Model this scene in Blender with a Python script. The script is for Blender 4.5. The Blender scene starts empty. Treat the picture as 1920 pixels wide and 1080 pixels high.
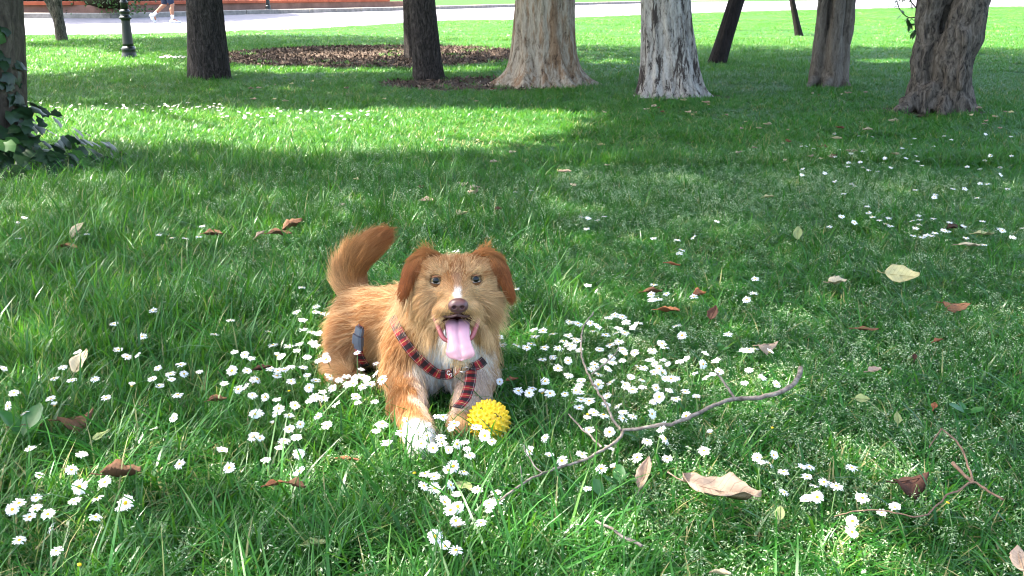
import bpy, math, random
import numpy as np
from mathutils import Vector, Matrix
from mathutils.bvhtree import BVHTree
from mathutils.kdtree import KDTree

R = math.radians
SC = bpy.context.scene
COL = SC.collection

# ------------------------------------------------------------------ camera, sky, sun, exposure
CAM_H, PITCH, FPX = 0.755, R(16.3), 1900.0
cam_data = bpy.data.cameras.new('camera')
cam_data.sensor_width = 36.0
cam_data.lens = 36.0 * FPX / 1920.0
cam_data.clip_start = 0.05
cam_data.clip_end = 2000.0
cam = bpy.data.objects.new('camera', cam_data)
cam.location = (0, 0, CAM_H)
cam.rotation_euler = (R(90) - PITCH, 0, 0)
COL.objects.link(cam)
SC.camera = cam

SUN_EL = R(58)
SUN_H = Vector((-0.97, 0.24, 0)).normalized()          # horizontal direction towards the sun
SUN = Vector((SUN_H.x * math.cos(SUN_EL), SUN_H.y * math.cos(SUN_EL), math.sin(SUN_EL)))
world = bpy.data.worlds.new('World')
SC.world = world
world.use_nodes = True
wn = world.node_tree.nodes
sky = wn.new('ShaderNodeTexSky')
sky.sky_type = 'NISHITA'
sky.sun_disc = False
sky.sun_elevation = SUN_EL
sky.sun_rotation = math.atan2(SUN.x, SUN.y)
sky.air_density = 1.0
sky.dust_density = 4.0
sky.ozone_density = 0.4
wn['Background'].inputs['Strength'].default_value = 0.14
world.node_tree.links.new(sky.outputs['Color'], wn['Background'].inputs['Color'])
sun_data = bpy.data.lights.new('sun', 'SUN')
sun_data.energy = 5.0
sun_data.angle = R(0.53)
sun_data.color = (1.0, 0.94, 0.83)
sun = bpy.data.objects.new('sun', sun_data)
sun.location = (-20, 8, 30)
sun.rotation_euler = (-SUN).to_track_quat('-Z', 'Y').to_euler()
COL.objects.link(sun)
SC.view_settings.view_transform = 'Standard'
SC.view_settings.look = 'None'
SC.view_settings.exposure = 2.9
SC.view_settings.gamma = 1.0
SC.view_settings.use_curve_mapping = False
SC.render.engine = 'CYCLES'
SC.cycles.max_bounces = 5
SC.cycles.diffuse_bounces = 2
SC.cycles.glossy_bounces = 2
SC.cycles.transmission_bounces = 3
SC.cycles.transparent_max_bounces = 4
SC.cycles.caustics_reflective = False
SC.cycles.caustics_refractive = False
SC.cycles.use_denoising = True
SC.cycles.filter_width = 1.1
SC.cycles_curves.shape = 'RIBBONS'
SC.cycles_curves.subdivisions = 2

# ------------------------------------------------------------------ pixels to places
CP, SP = math.cos(PITCH), math.sin(PITCH)
def ray(px, py):
    x, y = (px - 960.0) / FPX, -(py - 540.0) / FPX
    return Vector((x, CP + y * SP, -SP + y * CP))
def at(px, py, z=0.0):
    d = ray(px, py)
    t = (z - CAM_H) / d.z
    return Vector((d.x * t, d.y * t, z))
def at_y(px, py, Y):
    d = ray(px, py)
    t = Y / d.y
    return Vector((d.x * t, Y, CAM_H + d.z * t))
def ppm(p):                                             # photo pixels per metre at a place
    return FPX / (p[1] * CP - (p[2] - CAM_H) * SP)

# ------------------------------------------------------------------ numeric helpers
def nrm(a):
    return a / np.maximum(np.linalg.norm(a, axis=-1, keepdims=True), 1e-9)
def _hash(ix, iy, iz, seed):
    h = (ix.astype(np.int64) * 374761393 + iy.astype(np.int64) * 668265263 + iz.astype(np.int64) * 2147483647 + seed * 974634577) & 0xffffffff
    h = ((h ^ (h >> 13)) * 1274126177) & 0xffffffff
    h = h ^ (h >> 16)
    return (h & 0xffffff) / float(0xffffff)
def vnoise(P, seed=0):                                  # value noise, -1..1
    P = np.asarray(P, dtype=np.float64)
    i = np.floor(P).astype(np.int64)
    f = P - i
    f = f * f * (3 - 2 * f)
    out = 0
    for dx in (0, 1):
        for dy in (0, 1):
            for dz in (0, 1):
                w = (f[..., 0] if dx else 1 - f[..., 0]) * (f[..., 1] if dy else 1 - f[..., 1]) * (f[..., 2] if dz else 1 - f[..., 2])
                out = out + w * _hash(i[..., 0] + dx, i[..., 1] + dy, i[..., 2] + dz, seed)
    return out * 2 - 1
def fbm(P, seed=0, octaves=3):
    P = np.asarray(P, dtype=np.float64)
    a, s, out = 1.0, 1.0, 0.0
    for k in range(octaves):
        out = out + a * vnoise(P * s, seed + k)
        a *= 0.5
        s *= 2.03
    return out

# ------------------------------------------------------------------ objects
def tag(o, label=None, cat=None, group=None, kind=None):
    if label: o['label'] = label
    if cat: o['category'] = cat
    if group: o['group'] = group
    if kind: o['kind'] = kind
    return o
def empty(name, loc, label, cat, group=None):
    o = bpy.data.objects.new(name, None)
    o.empty_display_size = 0.05
    o.location = loc
    COL.objects.link(o)
    return tag(o, label, cat, group)
def link(name, me, parent=None, loc=None):
    o = bpy.data.objects.new(name, me)
    COL.objects.link(o)
    if parent: o.parent = parent
    if loc is not None: o.location = loc
    return o
def mesh(name, V, F, mat=None, smooth=True, attrs=None, uv=None):
    """V (n,3); F a list of arrays, each (m,k) of one polygon size, or one such array"""
    V = np.asarray(V, dtype=np.float32)
    if isinstance(F, np.ndarray): F = [F]
    F = [np.asarray(f, dtype=np.int32) for f in F if len(f)]
    me = bpy.data.meshes.new(name)
    me.vertices.add(len(V))
    me.vertices.foreach_set('co', V.ravel())
    loops = np.concatenate([f.ravel() for f in F])
    sizes = np.concatenate([np.full(len(f), f.shape[1], dtype=np.int32) for f in F])
    starts = np.concatenate([[0], np.cumsum(sizes)[:-1]]).astype(np.int32)
    me.loops.add(len(loops))
    me.loops.foreach_set('vertex_index', loops)
    me.polygons.add(len(sizes))
    me.polygons.foreach_set('loop_start', starts)
    me.polygons.foreach_set('use_smooth', np.full(len(sizes), smooth, dtype=bool))
    if attrs:
        for k, a in attrs.items():
            a = np.asarray(a, dtype=np.float32)
            if a.ndim == 1:
                at_ = me.attributes.new(k, 'FLOAT', 'POINT')
                at_.data.foreach_set('value', a)
            else:
                at_ = me.attributes.new(k, 'FLOAT_COLOR', 'POINT')
                at_.data.foreach_set('color', np.concatenate([a, np.ones((len(a), 1), np.float32)], 1).ravel())
    if uv is not None:
        lay = me.uv_layers.new(name='uv')
        lay.data.foreach_set('uv', np.asarray(uv, dtype=np.float32)[loops].ravel())
    me.update(calc_edges=True)
    me.validate()
    if mat: me.materials.append(mat)
    return me
def tube(pts, rad, n=10, cap=True):
    """closed tube along points; returns V, [quads, tris]"""
    P = np.asarray([tuple(p) for p in pts], dtype=float)
    rad = np.asarray(rad, dtype=float)
    T = nrm(np.gradient(P, axis=0))
    ref = np.array([0.0, 0.0, 1.0]) if abs(T[:, 2]).mean() < 0.8 else np.array([1.0, 0.0, 0.0])
    A = nrm(np.cross(T, ref)); B = np.cross(T, A)
    th = np.linspace(0, 2 * np.pi, n, endpoint=False)
    V = P[:, None, :] + rad[:, None, None] * (A[:, None, :] * np.cos(th)[None, :, None] + B[:, None, :] * np.sin(th)[None, :, None])
    m = len(P)
    V = V.reshape(-1, 3)
    i = np.arange(m - 1)[:, None] * n; j = np.arange(n)[None, :]; j2 = (j + 1) % n
    Q = np.stack([i + j, i + j2, i + n + j2, i + n + j], -1).reshape(-1, 4)[:, ::-1]
    if not cap: return V, [Q]
    V = np.concatenate([V, P[:1], P[-1:]])
    a, b = m * n, m * n + 1
    j = np.arange(n); j2 = (j + 1) % n
    T1 = np.stack([np.full(n, a), j, j2], -1)[:, ::-1]
    T2 = np.stack([np.full(n, b), (m - 1) * n + j2, (m - 1) * n + j], -1)[:, ::-1]
    return V, [Q, np.concatenate([T1[:, ::-1], T2[:, ::-1]])]
class Bag:
    """collects shapes into one mesh"""
    def __init__(s): s.V, s.F, s.n = [], {}, 0
    def add(s, V, Fs):
        for f in (Fs if isinstance(Fs, list) else [Fs]):
            f = np.asarray(f)
            s.F.setdefault(f.shape[1], []).append(f + s.n)
        s.V.append(np.asarray(V, dtype=float)); s.n += len(V)
    def box(s, lo, hi, M=None):
        x0, y0, z0 = lo; x1, y1, z1 = hi
        V = np.array([(x0,y0,z0),(x1,y0,z0),(x1,y1,z0),(x0,y1,z0),(x0,y0,z1),(x1,y0,z1),(x1,y1,z1),(x0,y1,z1)], float)
        if M is not None: V = V @ np.array(M.to_3x3()).T + np.array(M.translation)
        s.add(V, np.array([(0,3,2,1),(4,5,6,7),(0,1,5,4),(1,2,6,5),(2,3,7,6),(3,0,4,7)]))
    def mesh(s, name, mat=None, smooth=True):
        return mesh(name, np.concatenate(s.V), [np.concatenate(v) for v in s.F.values()], mat, smooth)
def spline(pts, n):
    """Catmull-Rom through points"""
    P = np.asarray([tuple(p) for p in pts], dtype=float)
    P = np.concatenate([2 * P[:1] - P[1:2], P, 2 * P[-1:] - P[-2:-1]])
    m = len(P) - 3
    t = np.linspace(0, m - 1e-6, n)
    i = t.astype(int); f = (t - i)[:, None]
    a, b, c, d = P[i], P[i + 1], P[i + 2], P[i + 3]
    return 0.5 * (2 * b + (c - a) * f + (2 * a - 5 * b + 4 * c - d) * f ** 2 + (3 * b - a - 3 * c + d) * f ** 3)
def lathe(prof, n=24):
    prof = np.asarray(prof, float)
    th = np.linspace(0, 2 * np.pi, n, endpoint=False)
    V = np.stack([prof[:, None, 0] * np.cos(th), prof[:, None, 0] * np.sin(th), np.broadcast_to(prof[:, None, 1], (len(prof), n))], -1).reshape(-1, 3)
    i = np.arange(len(prof) - 1)[:, None] * n; j = np.arange(n)[None, :]; j2 = (j + 1) % n
    return V, np.stack([i + j, i + j2, i + n + j2, i + n + j], -1).reshape(-1, 4)

# ------------------------------------------------------------------ blended solids
def sd_ell(P, c, r, M=None):
    q = P - np.asarray(c, np.float32)
    if M is not None: q = q @ np.asarray(M, np.float32).T
    r = np.asarray(r, np.float32)
    k0 = np.linalg.norm(q / r, axis=-1); k1 = np.linalg.norm(q / (r * r), axis=-1)
    return k0 * (k0 - 1) / np.maximum(k1, 1e-6)
def sd_cone(P, a, b, ra, rb):
    a = np.asarray(a, np.float32); b = np.asarray(b, np.float32)
    ba = b - a
    q = P - a
    t = np.clip((q @ ba) / float(ba @ ba), 0, 1)
    return np.linalg.norm(q - t[..., None] * ba, axis=-1) - (ra + (rb - ra) * t)
def ell(c, r, M=None, k=0.02, tag_='', op='u'):
    return dict(f=lambda P: sd_ell(P, c, r, M), lo=np.array(c) - max(r), hi=np.array(c) + max(r), k=k, tag=tag_, op=op)
def cone(a, b, ra, rb, k=0.02, tag_='', op='u'):
    a = np.array(tuple(a)); b = np.array(tuple(b)); m = max(ra, rb)
    return dict(f=lambda P: sd_cone(P, a, b, ra, rb), lo=np.minimum(a, b) - m, hi=np.maximum(a, b) + m, k=k, tag=tag_, op=op)
def solid(prims, h, cut=None):
    """surface of the smooth union of the prims by surface nets: V, quads"""
    lo = np.min([p['lo'] for p in prims if p['op'] == 'u'], axis=0) - 4 * h
    hi = np.max([p['hi'] for p in prims if p['op'] == 'u'], axis=0) + 4 * h
    n = np.ceil((hi - lo) / h).astype(int) + 1
    ax = [(lo[i] + h * np.arange(n[i])).astype(np.float32) for i in range(3)]
    D = np.full(n, 1.0, np.float32)
    for p in prims:
        m = p['k'] + 3 * h
        s = []
        for i in range(3):
            a = max(0, int((p['lo'][i] - m - lo[i]) / h)); b = min(n[i], int((p['hi'][i] + m - lo[i]) / h) + 2)
            s.append(slice(a, b))
        s = tuple(s)
        G = np.stack(np.meshgrid(ax[0][s[0]], ax[1][s[1]], ax[2][s[2]], indexing='ij'), -1)
        d = p['f'](G).astype(np.float32)
        o = D[s]; k = p['k']
        if p['op'] == 'u':
            hh = np.clip(0.5 + 0.5 * (o - d) / k, 0, 1)
            D[s] = o + (d - o) * hh - k * hh * (1 - hh)
        else:
            d = -d
            hh = np.clip(0.5 - 0.5 * (o - d) / k, 0, 1)
            D[s] = o + (d - o) * hh + k * hh * (1 - hh)
    ins = D < 0
    nc = n - 1
    acc = np.zeros((nc[0] * nc[1] * nc[2], 3)); cnt = np.zeros(nc[0] * nc[1] * nc[2])
    def cid(i, j, k): return (i * nc[1] + j) * nc[2] + k
    quads = []
    for a in range(3):
        sl0 = [slice(None)] * 3; sl1 = [slice(None)] * 3
        sl0[a] = slice(0, -1); sl1[a] = slice(1, None)
        x = ins[tuple(sl0)] != ins[tuple(sl1)]
        I = np.argwhere(x)
        b, c = (a + 1) % 3, (a + 2) % 3
        I = I[(I[:, b] > 0) & (I[:, b] < nc[b]) & (I[:, c] > 0) & (I[:, c] < nc[c])]
        J = I.copy(); J[:, a] += 1
        d0 = D[I[:, 0], I[:, 1], I[:, 2]]; d1 = D[J[:, 0], J[:, 1], J[:, 2]]
        t = d0 / (d0 - d1)
        pos = I.astype(float); pos[:, a] += t
        q = []
        for db, dc in ((-1, -1), (0, -1), (0, 0), (-1, 0)):
            C = I.copy(); C[:, b] += db; C[:, c] += dc
            id_ = cid(C[:, 0], C[:, 1], C[:, 2])
            np.add.at(acc, id_, pos); np.add.at(cnt, id_, 1)
            q.append(id_)
        q = np.stack(q, -1)
        flip = d0 > 0
        q[flip] = q[flip][:, ::-1]
        quads.append(q)
    Q = np.concatenate(quads)
    used = np.unique(Q)
    V = lo + h * acc[used] / cnt[used][:, None]
    rem = np.zeros(len(acc), np.int64); rem[used] = np.arange(len(used))
    return V, rem[Q]
def vnormals(V, Q):
    n = np.cross(V[Q[:, 2]] - V[Q[:, 0]], V[Q[:, 3]] - V[Q[:, 1]])
    N = np.zeros_like(V)
    for i in range(4): np.add.at(N, Q[:, i], n)
    return nrm(N)

# ------------------------------------------------------------------ materials
class NT:
    def __init__(s, name):
        s.m = bpy.data.materials.new(name); s.m.use_nodes = True
        s.t = s.m.node_tree; s.b = s.t.nodes['Principled BSDF']; s.out = s.t.nodes['Material Output']
    def n(s, kind, **kw):
        x = s.t.nodes.new(kind)
        for k, v in kw.items():
            if k.startswith('_'): setattr(x, k[1:], v)
        for k, v in kw.items():
            if not k.startswith('_'):
                key = k.replace('__', ' ')
                s.set(x.inputs[int(key[1:])] if key[0] == 'i' and key[1:].isdigit() else x.inputs[key], v)
        return x
    def set(s, inp, v):
        if isinstance(v, bpy.types.NodeSocket): s.t.links.new(v, inp)
        elif isinstance(v, bpy.types.Node): s.t.links.new(v.outputs[0], inp)
        else: inp.default_value = v
    def ramp(s, fac, stops, interp='LINEAR'):
        x = s.t.nodes.new('ShaderNodeValToRGB'); cr = x.color_ramp; cr.interpolation = interp
        while len(cr.elements) < len(stops): cr.elements.new(0.5)
        for e, (p, c) in zip(cr.elements, stops):
            e.position = p; e.color = (*c, 1) if len(c) == 3 else c
        s.set(x.inputs[0], fac)
        return x.outputs[0]
    def mix(s, fac, a, b, mode='MIX'):
        x = s.t.nodes.new('ShaderNodeMix'); x.data_type = 'RGBA'; x.blend_type = mode
        s.set(x.inputs[0], fac)
        for i, v in ((6, a), (7, b)):
            s.set(x.inputs[i], (*v, 1) if isinstance(v, tuple) and len(v) == 3 else v)
        return x.outputs[2]
    def math(s, op, a, b=0.0):
        x = s.t.nodes.new('ShaderNodeMath'); x.operation = op
        s.set(x.inputs[0], a); s.set(x.inputs[1], b)
        return x.outputs[0]
    def base(s, col=None, rough=None, spec=None, **kw):
        if col is not None: s.set(s.b.inputs['Base Color'], (*col, 1) if isinstance(col, tuple) and len(col) == 3 else col)
        if rough is not None: s.set(s.b.inputs['Roughness'], rough)
        if spec is not None: s.set(s.b.inputs['Specular IOR Level'], spec)
        return s
    def bump(s, h, strength=0.5, dist=0.01):
        x = s.n('ShaderNodeBump', Strength=strength, Distance=dist, Height=h)
        s.set(s.b.inputs['Normal'], x.outputs[0])
        return s
    def coords(s, which='Object', scale=(1, 1, 1)):
        tc = s.n('ShaderNodeTexCoord')
        mp = s.n('ShaderNodeMapping', Vector=tc.outputs[which])
        mp.inputs['Scale'].default_value = scale
        return mp.outputs[0]
    def noise(s, vec, scale, detail=4, rough=0.6):
        x = s.n('ShaderNodeTexNoise', Vector=vec, Scale=scale, Detail=detail, Roughness=rough)
        return x.outputs[0]
    def attr(s, name):
        x = s.n('ShaderNodeAttribute'); x.attribute_name = name
        return x
    def translucent(s, col, fac):
        t = s.n('ShaderNodeBsdfTranslucent')
        s.set(t.inputs[0], (*col, 1) if isinstance(col, tuple) and len(col) == 3 else col)
        mx = s.n('ShaderNodeMixShader')
        s.set(mx.inputs[0], fac); s.t.links.new(s.b.outputs[0], mx.inputs[1]); s.t.links.new(t.outputs[0], mx.inputs[2])
        s.t.links.new(mx.outputs[0], s.out.inputs['Surface'])
        return s
def plain(name, col, rough=0.6, spec=0.5, var=0.25, scale=30):
    m = NT(name)
    n = m.noise(m.coords(), scale)
    c = m.mix(n, tuple(x * (1 - var) for x in col), tuple(min(1, x * (1 + var)) for x in col))
    m.base(c, rough, spec)
    return m.m
# ================================================================== the setting
RNG = np.random.default_rng(7)
def to_pix(P):
    P = np.asarray(P, float)
    y, z = P[:, 1], P[:, 2] - CAM_H
    dep = y * CP - z * SP
    up = y * SP + z * CP
    dep = np.where(np.abs(dep) < 1e-3, 1e-3, dep)
    return np.stack([960 + FPX * P[:, 0] / dep, 540 - FPX * up / dep], -1), dep
def in_poly(Q, poly):
    x, y = Q[:, 0], Q[:, 1]
    r = np.zeros(len(Q), bool)
    n = len(poly)
    for i in range(n):
        x0, y0 = poly[i]; x1, y1 = poly[(i + 1) % n]
        if y0 == y1: continue
        r ^= ((y0 > y) != (y1 > y)) & (x < (x1 - x0) * (y - y0) / (y1 - y0) + x0)
    return r

# --- lawn soil
m = NT('lawn_soil')
v = m.coords('Object')
n1 = m.noise(v, 2.2, 5); n2 = m.noise(v, 60, 3)
c = m.ramp(n1, [(0.3, (0.014, 0.055, 0.009)), (0.6, (0.026, 0.090, 0.014)), (0.8, (0.045, 0.105, 0.022))])
c = m.mix(m.ramp(n2, [(0.45, (0, 0, 0)), (0.7, (1, 1, 1))]), c, (0.035, 0.040, 0.014))
m.base(c, 0.95, 0.1).bump(n2, 0.8, 0.02)
M_SOIL = m.m
g = link('lawn', mesh('lawn', [(-700, -40, 0), (700, -40, 0), (700, 1400, 0), (-700, 1400, 0)], np.array([[0, 1, 2, 3]]), M_SOIL, False))
tag(g, 'green lawn under the trees', kind='structure')

# --- road, far kerb, pavement, boundary wall
near_px = [(-420, 74), (-150, 69), (60, 66), (250, 64), (420, 59), (580, 54), (700, 47), (830, 39), (960, 37), (1080, 33), (1300, 25), (1500, 19), (1700, 15), (1950, 12), (2300, 10)]
far_px = [(-420, 38), (-150, 35), (60, 34), (150, 34.5), (240, 34), (340, 31), (430, 28), (560, 25), (750, 20), (960, 13.5), (1130, 8.5), (1300, 4.5), (1500, 1.5)]
near = spline([at(*p) for p in near_px], 90)
far = spline([at(*p) for p in far_px], 90)
def ribbon_mesh(name, A, B, z, mat):
    n = len(A)
    V = np.concatenate([A, B]); V[:, 2] = z
    i = np.arange(n - 1)
    return mesh(name, V, np.stack([i, i + 1, n + i + 1, n + i], -1), mat, False)
m = NT('road_asphalt')
v = m.coords('Object')
n1 = m.noise(v, 0.35, 4); n2 = m.noise(v, 14, 3)
c = m.ramp(n1, [(0.3, (0.095, 0.090, 0.105)), (0.7, (0.145, 0.138, 0.155))])
c = m.mix(m.ramp(n2, [(0.4, (0, 0, 0)), (0.8, (0.5, 0.5, 0.5))]), c, (0.18, 0.17, 0.18))
m.base(c, 0.85, 0.3).bump(n2, 0.3, 0.01)
far_r = spline([at(*p) for p in far_px] + [Vector((120, 150, 0))], 90)
near_r = spline([at(*p) for p in near_px], 90)
tag(link('road', ribbon_mesh('road', near_r, far_r, 0.004, m.m)), 'pale asphalt park road beyond the lawn', kind='structure')
def swept(name, line, prof, mat, smooth=False):
    """a closed section (across, up) swept along a line on the ground; across is to the left of travel"""
    L = np.asarray(line, float); T = np.gradient(L, axis=0); T[:, 2] = 0; T = nrm(T)
    S = np.stack([-T[:, 1], T[:, 0], np.zeros(len(T))], -1)
    k = len(prof); prof = np.asarray(prof, float)
    V = L[:, None, :] + S[:, None, :] * prof[None, :, :1] + np.array([0, 0, 1.0]) * prof[None, :, 1:]
    V = V.reshape(-1, 3)
    i = np.arange(len(L) - 1)[:, None] * k; j = np.arange(k)[None, :]; j2 = (j + 1) % k
    Q = np.stack([i + j, i + k + j, i + k + j2, i + j2], -1).reshape(-1, 4)
    return mesh(name, V, [Q, np.array([np.arange(k)]), np.array([np.arange(k)[::-1] + (len(L) - 1) * k])], mat, smooth)
m = NT('kerb_stone')
v = m.coords('Object'); n1 = m.noise(v, 5, 5)
m.base(m.ramp(n1, [(0.3, (0.16, 0.145, 0.125)), (0.7, (0.32, 0.29, 0.25))]), 0.9, 0.2).bump(n1, 0.5, 0.02)
M_KERB = m.m
# the kerb: separate stones
kerb = empty('kerb', far[30], 'long pale stone kerb along the far side of the road', None)
del kerb['label']; tag(kerb, 'pale stone kerb along the far side of the road', kind='structure')
seg = np.concatenate([[0], np.cumsum(np.linalg.norm(np.diff(far, axis=0), axis=1))])
tot = min(seg[-1], 62.0)
def on_far(s):
    return np.array([np.interp(s, seg, far[:, k]) for k in range(3)])
for k in range(int(tot / 1.5)):
    a, b = on_far(k * 1.5 + 0.01), on_far(k * 1.5 + 1.49)
    me = swept('kerb_stone', [a - far[30], b - far[30]], [(0, -0.05), (0.0, 0.135), (0.02, 0.15), (0.30, 0.15), (0.30, -0.05)], M_KERB)
    link('kerb_stone', me, kerb)
def offset(line, d):
    L = np.asarray(line, float); T = np.gradient(L, axis=0); T[:, 2] = 0; T = nrm(T)
    return L + np.stack([-T[:, 1], T[:, 0], np.zeros(len(T))], -1) * d
m = NT('verge_dirt'); n1 = m.noise(m.coords('Object'), 3, 5)
m.base(m.ramp(n1, [(0.35, (0.09, 0.07, 0.045)), (0.65, (0.24, 0.20, 0.15))]), 0.95, 0.1)
tag(link('path', ribbon_mesh('path', offset(far, 0.29), offset(far, 1.6), 0.12, m.m)), 'dusty strip behind the kerb', kind='structure')
m = NT('wall_render'); v = m.coords('Object'); n1 = m.noise(v, 2.5, 6)
m.base(m.ramp(n1, [(0.3, (0.15, 0.085, 0.065)), (0.7, (0.26, 0.15, 0.115))]), 0.9, 0.2).bump(n1, 0.4, 0.02)
M_WALL = m.m
m = NT('wall_coping'); n1 = m.noise(m.coords('Object'), 4, 5)
m.base(m.ramp(n1, [(0.3, (0.26, 0.055, 0.025)), (0.7, (0.42, 0.11, 0.05))]), 0.8, 0.3)
M_COP = m.m
wl = offset(far, 1.1)[:62]
wall = empty('boundary_wall', wl[20], 'low brown rendered wall with a red coping behind the road', 'wall')
link('wall_body', swept('wall_body', wl - wl[20], [(0, 0.0), (0, 0.36), (0.25, 0.36), (0.25, 0.0)], M_WALL), wall)
ws = np.concatenate([[0], np.cumsum(np.linalg.norm(np.diff(wl, axis=0), axis=1))])
for k in range(int(min(ws[-1], 50) / 2.0)):
    p = [np.array([np.interp(s, ws, wl[:, q]) for q in range(3)]) - wl[20] for s in (k * 2 + 0.006, k * 2 + 1.994)]
    link('coping_stone', swept('coping_stone', p, [(-0.05, 0.363), (-0.05, 0.45), (-0.02, 0.47), (0.27, 0.47), (0.30, 0.45), (0.30, 0.363)], M_COP), wall)
# railing on the wall
M_IRON = plain('iron_paint', (0.018, 0.022, 0.020), 0.45, 0.5)
fence = empty('iron_railing', wl[20] + np.array([0, 0, 0.47]), 'dark iron railing standing on the red coping', 'railing')
rl = offset(wl, 0.125) - wl[20]
for z in (0.06, 0.55, 0.9):
    link('rail', swept('rail', rl, [(-0.02, z - 0.015), (-0.02, z + 0.015), (0.02, z + 0.015), (0.02, z - 0.015)], M_IRON), fence)
bar_me = None
for k in range(150):
    s = 0.25 + k * 0.16 * (1 if k < 110 else 1)
    if s > ws[-1] - 1: break
    p = np.array([np.interp(s, ws, rl[:, q]) for q in range(3)])
    if bar_me is None:
        V, F = tube([(0, 0, 0.001), (0, 0, 0.3), (0, 0, 0.95), (0, 0, 1.02)], [0.011, 0.011, 0.011, 0.001], 6)
        bar_me = mesh('bar', V, F, M_IRON, False)
    link('bar', bar_me, fence, p)
# clipped hedge behind the railing
def leaf_cloud(P, size, rng, aspect=0.55, up=0.3):
    """diamond leaves bent along the midrib at points P: V, tris"""
    n = len(P)
    a = nrm(rng.normal(size=(n, 3))); b = rng.normal(size=(n, 3)); b[:, 2] += up
    w = nrm(np.cross(a, b)); nn = np.cross(a, w)
    s = size * rng.uniform(0.6, 1.25, (n, 1))
    V = np.stack([P - a * s * 0.5, P + w * s * aspect * 0.5 + nn * s * 0.1, P + a * s * 0.5, P - w * s * aspect * 0.5 + nn * s * 0.1], 1).reshape(-1, 3)
    i = np.arange(n)[:, None] * 4
    return V, np.concatenate([i + np.array([[0, 1, 2]]), i + np.array([[0, 2, 3]])])
def leaf_mat(name, c0, c1, tr=0.35, rough=0.5):
    m = NT(name)
    n = m.noise(m.coords('Object'), 2.5, 3)
    c = m.ramp(n, [(0.3, c0), (0.7, c1)])
    m.base(c, rough, 0.4)
    m.translucent(m.mix(0.5, c, tuple(min(1, 1.6 * x) for x in c1)), tr)
    return m.m
M_HEDGE = leaf_mat('hedge_leaf', (0.02, 0.05, 0.012), (0.055, 0.12, 0.025))
hb = offset(wl, 1.25)[::2]
hedge = empty('hedge', hb[10], 'loose green hedge growing behind the iron railing', 'hedge')
pts = []
for a in hb:
    k = 420
    pts.append(a - hb[10] + np.stack([RNG.normal(0, 0.4, k), RNG.normal(0, 0.22, k), RNG.uniform(0.1, 1.35, k)], -1))
V, F = leaf_cloud(np.concatenate(pts), 0.11, RNG)
tag(link('foliage', mesh('foliage', V, F, M_HEDGE, False), hedge), kind='stuff')
V, F = tube(hb - hb[10] + np.array([0, 0, 0.55]), np.full(len(hb), 0.28), 8)
M_TWIGGY = plain('hedge_twigs', (0.03, 0.03, 0.016), 0.9, 0.1)
link('branch', mesh('branch', V, F, M_TWIGGY), hedge)

# --- mulch bed under the pair of dark trees
m = NT('mulch'); v = m.coords('Object')
n1 = m.noise(v, 38, 4, 0.75); n2 = m.noise(v, 1.4, 3)
c = m.ramp(n1, [(0.32, (0.018, 0.012, 0.008)), (0.52, (0.060, 0.040, 0.028)), (0.68, (0.14, 0.10, 0.075)), (0.8, (0.28, 0.23, 0.18))])
m.base(c, 0.95, 0.1).bump(n1, 1.0, 0.03)
M_MULCH = m.m
bed_c = (at(430, 110) + at(950, 110)) * 0.5
def blob(center, rx, ry, seed, n=48, wob=0.08):
    th = np.linspace(0, 2 * np.pi, n, endpoint=False)
    w = 1 + wob * vnoise(np.stack([np.cos(th) * 2, np.sin(th) * 2, np.full(n, seed * 3.1)], -1), seed)
    return np.stack([center[0] + rx * w * np.cos(th), center[1] + ry * w * np.sin(th), np.zeros(n)], -1)
yn, yf = at(690, 131).y, at(690, 86).y
BED = blob((at(690, 107).x, (yn + yf) / 2), 1.98, (yf - yn) / 2, 3)
BED2 = blob((at(905, 163).x, at(905, 160).y), 0.95, 0.62, 5, wob=0.25)
BED3 = blob((at(1340, 183).x, at(1340, 184).y), 0.2, 0.12, 8, wob=0.25)
def sheet(name, P, z, mat):
    P = P.copy(); P[:, 2] = z
    return mesh(name, P, np.array([np.arange(len(P))]), mat, False)
tag(link('mulch_bed', sheet('mulch_bed', BED, 0.012, M_MULCH)), 'oval bed of brown bark mulch around a dark trunk', kind='structure')
tag(link('bare_earth', sheet('bare_earth', BED2, 0.008, M_MULCH)), 'patch of bare earth and bark beside the pale flared trunk', kind='structure')
BED4 = blob((at(1745, 214).x, at(1745, 212).y), 0.36, 0.24, 11, wob=0.3)
BED5 = blob((at(1265, 184).x, at(1265, 184).y), 0.42, 0.26, 12, wob=0.3)
tag(link('bare_earth', sheet('bare_earth', BED4, 0.008, M_MULCH)), 'worn soil round the foot of the forked trunk', kind='structure')
tag(link('bare_earth', sheet('bare_earth', BED5, 0.008, M_MULCH)), 'worn soil round the foot of the streaked trunk', kind='structure')
def in_blob(P, B):
    return in_poly(P[:, :2], [tuple(b[:2]) for b in B])
def chips(name, B, n, label, size=0.06):
    lo, hi = B.min(0), B.max(0)
    P = np.stack([RNG.uniform(lo[0], hi[0], n), RNG.uniform(lo[1], hi[1], n), np.full(n, 0.022)], -1)
    P = P[in_blob(P, B)]
    V, F = leaf_cloud(P, size, RNG, 0.4, 3.0)
    V[:, 2] = np.clip(V[:, 2], 0.013, 0.06)
    m = NT(name + '_mat'); n_ = m.noise(m.coords('Object'), 9, 4)
    m.base(m.ramp(n_, [(0.3, (0.025, 0.017, 0.012)), (0.5, (0.07, 0.048, 0.034)), (0.68, (0.19, 0.14, 0.105)), (0.78, (0.38, 0.32, 0.26))]), 0.9, 0.2)
    tag(link(name, mesh(name, V, F, m.m, False)), label, kind='stuff')
chips('bark_chips', BED, 9000, 'loose bark chips covering the mulch bed')
chips('bark_litter', BED2, 900, 'flakes of shed bark on the bare earth by the pale trunk', 0.05)

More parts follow.
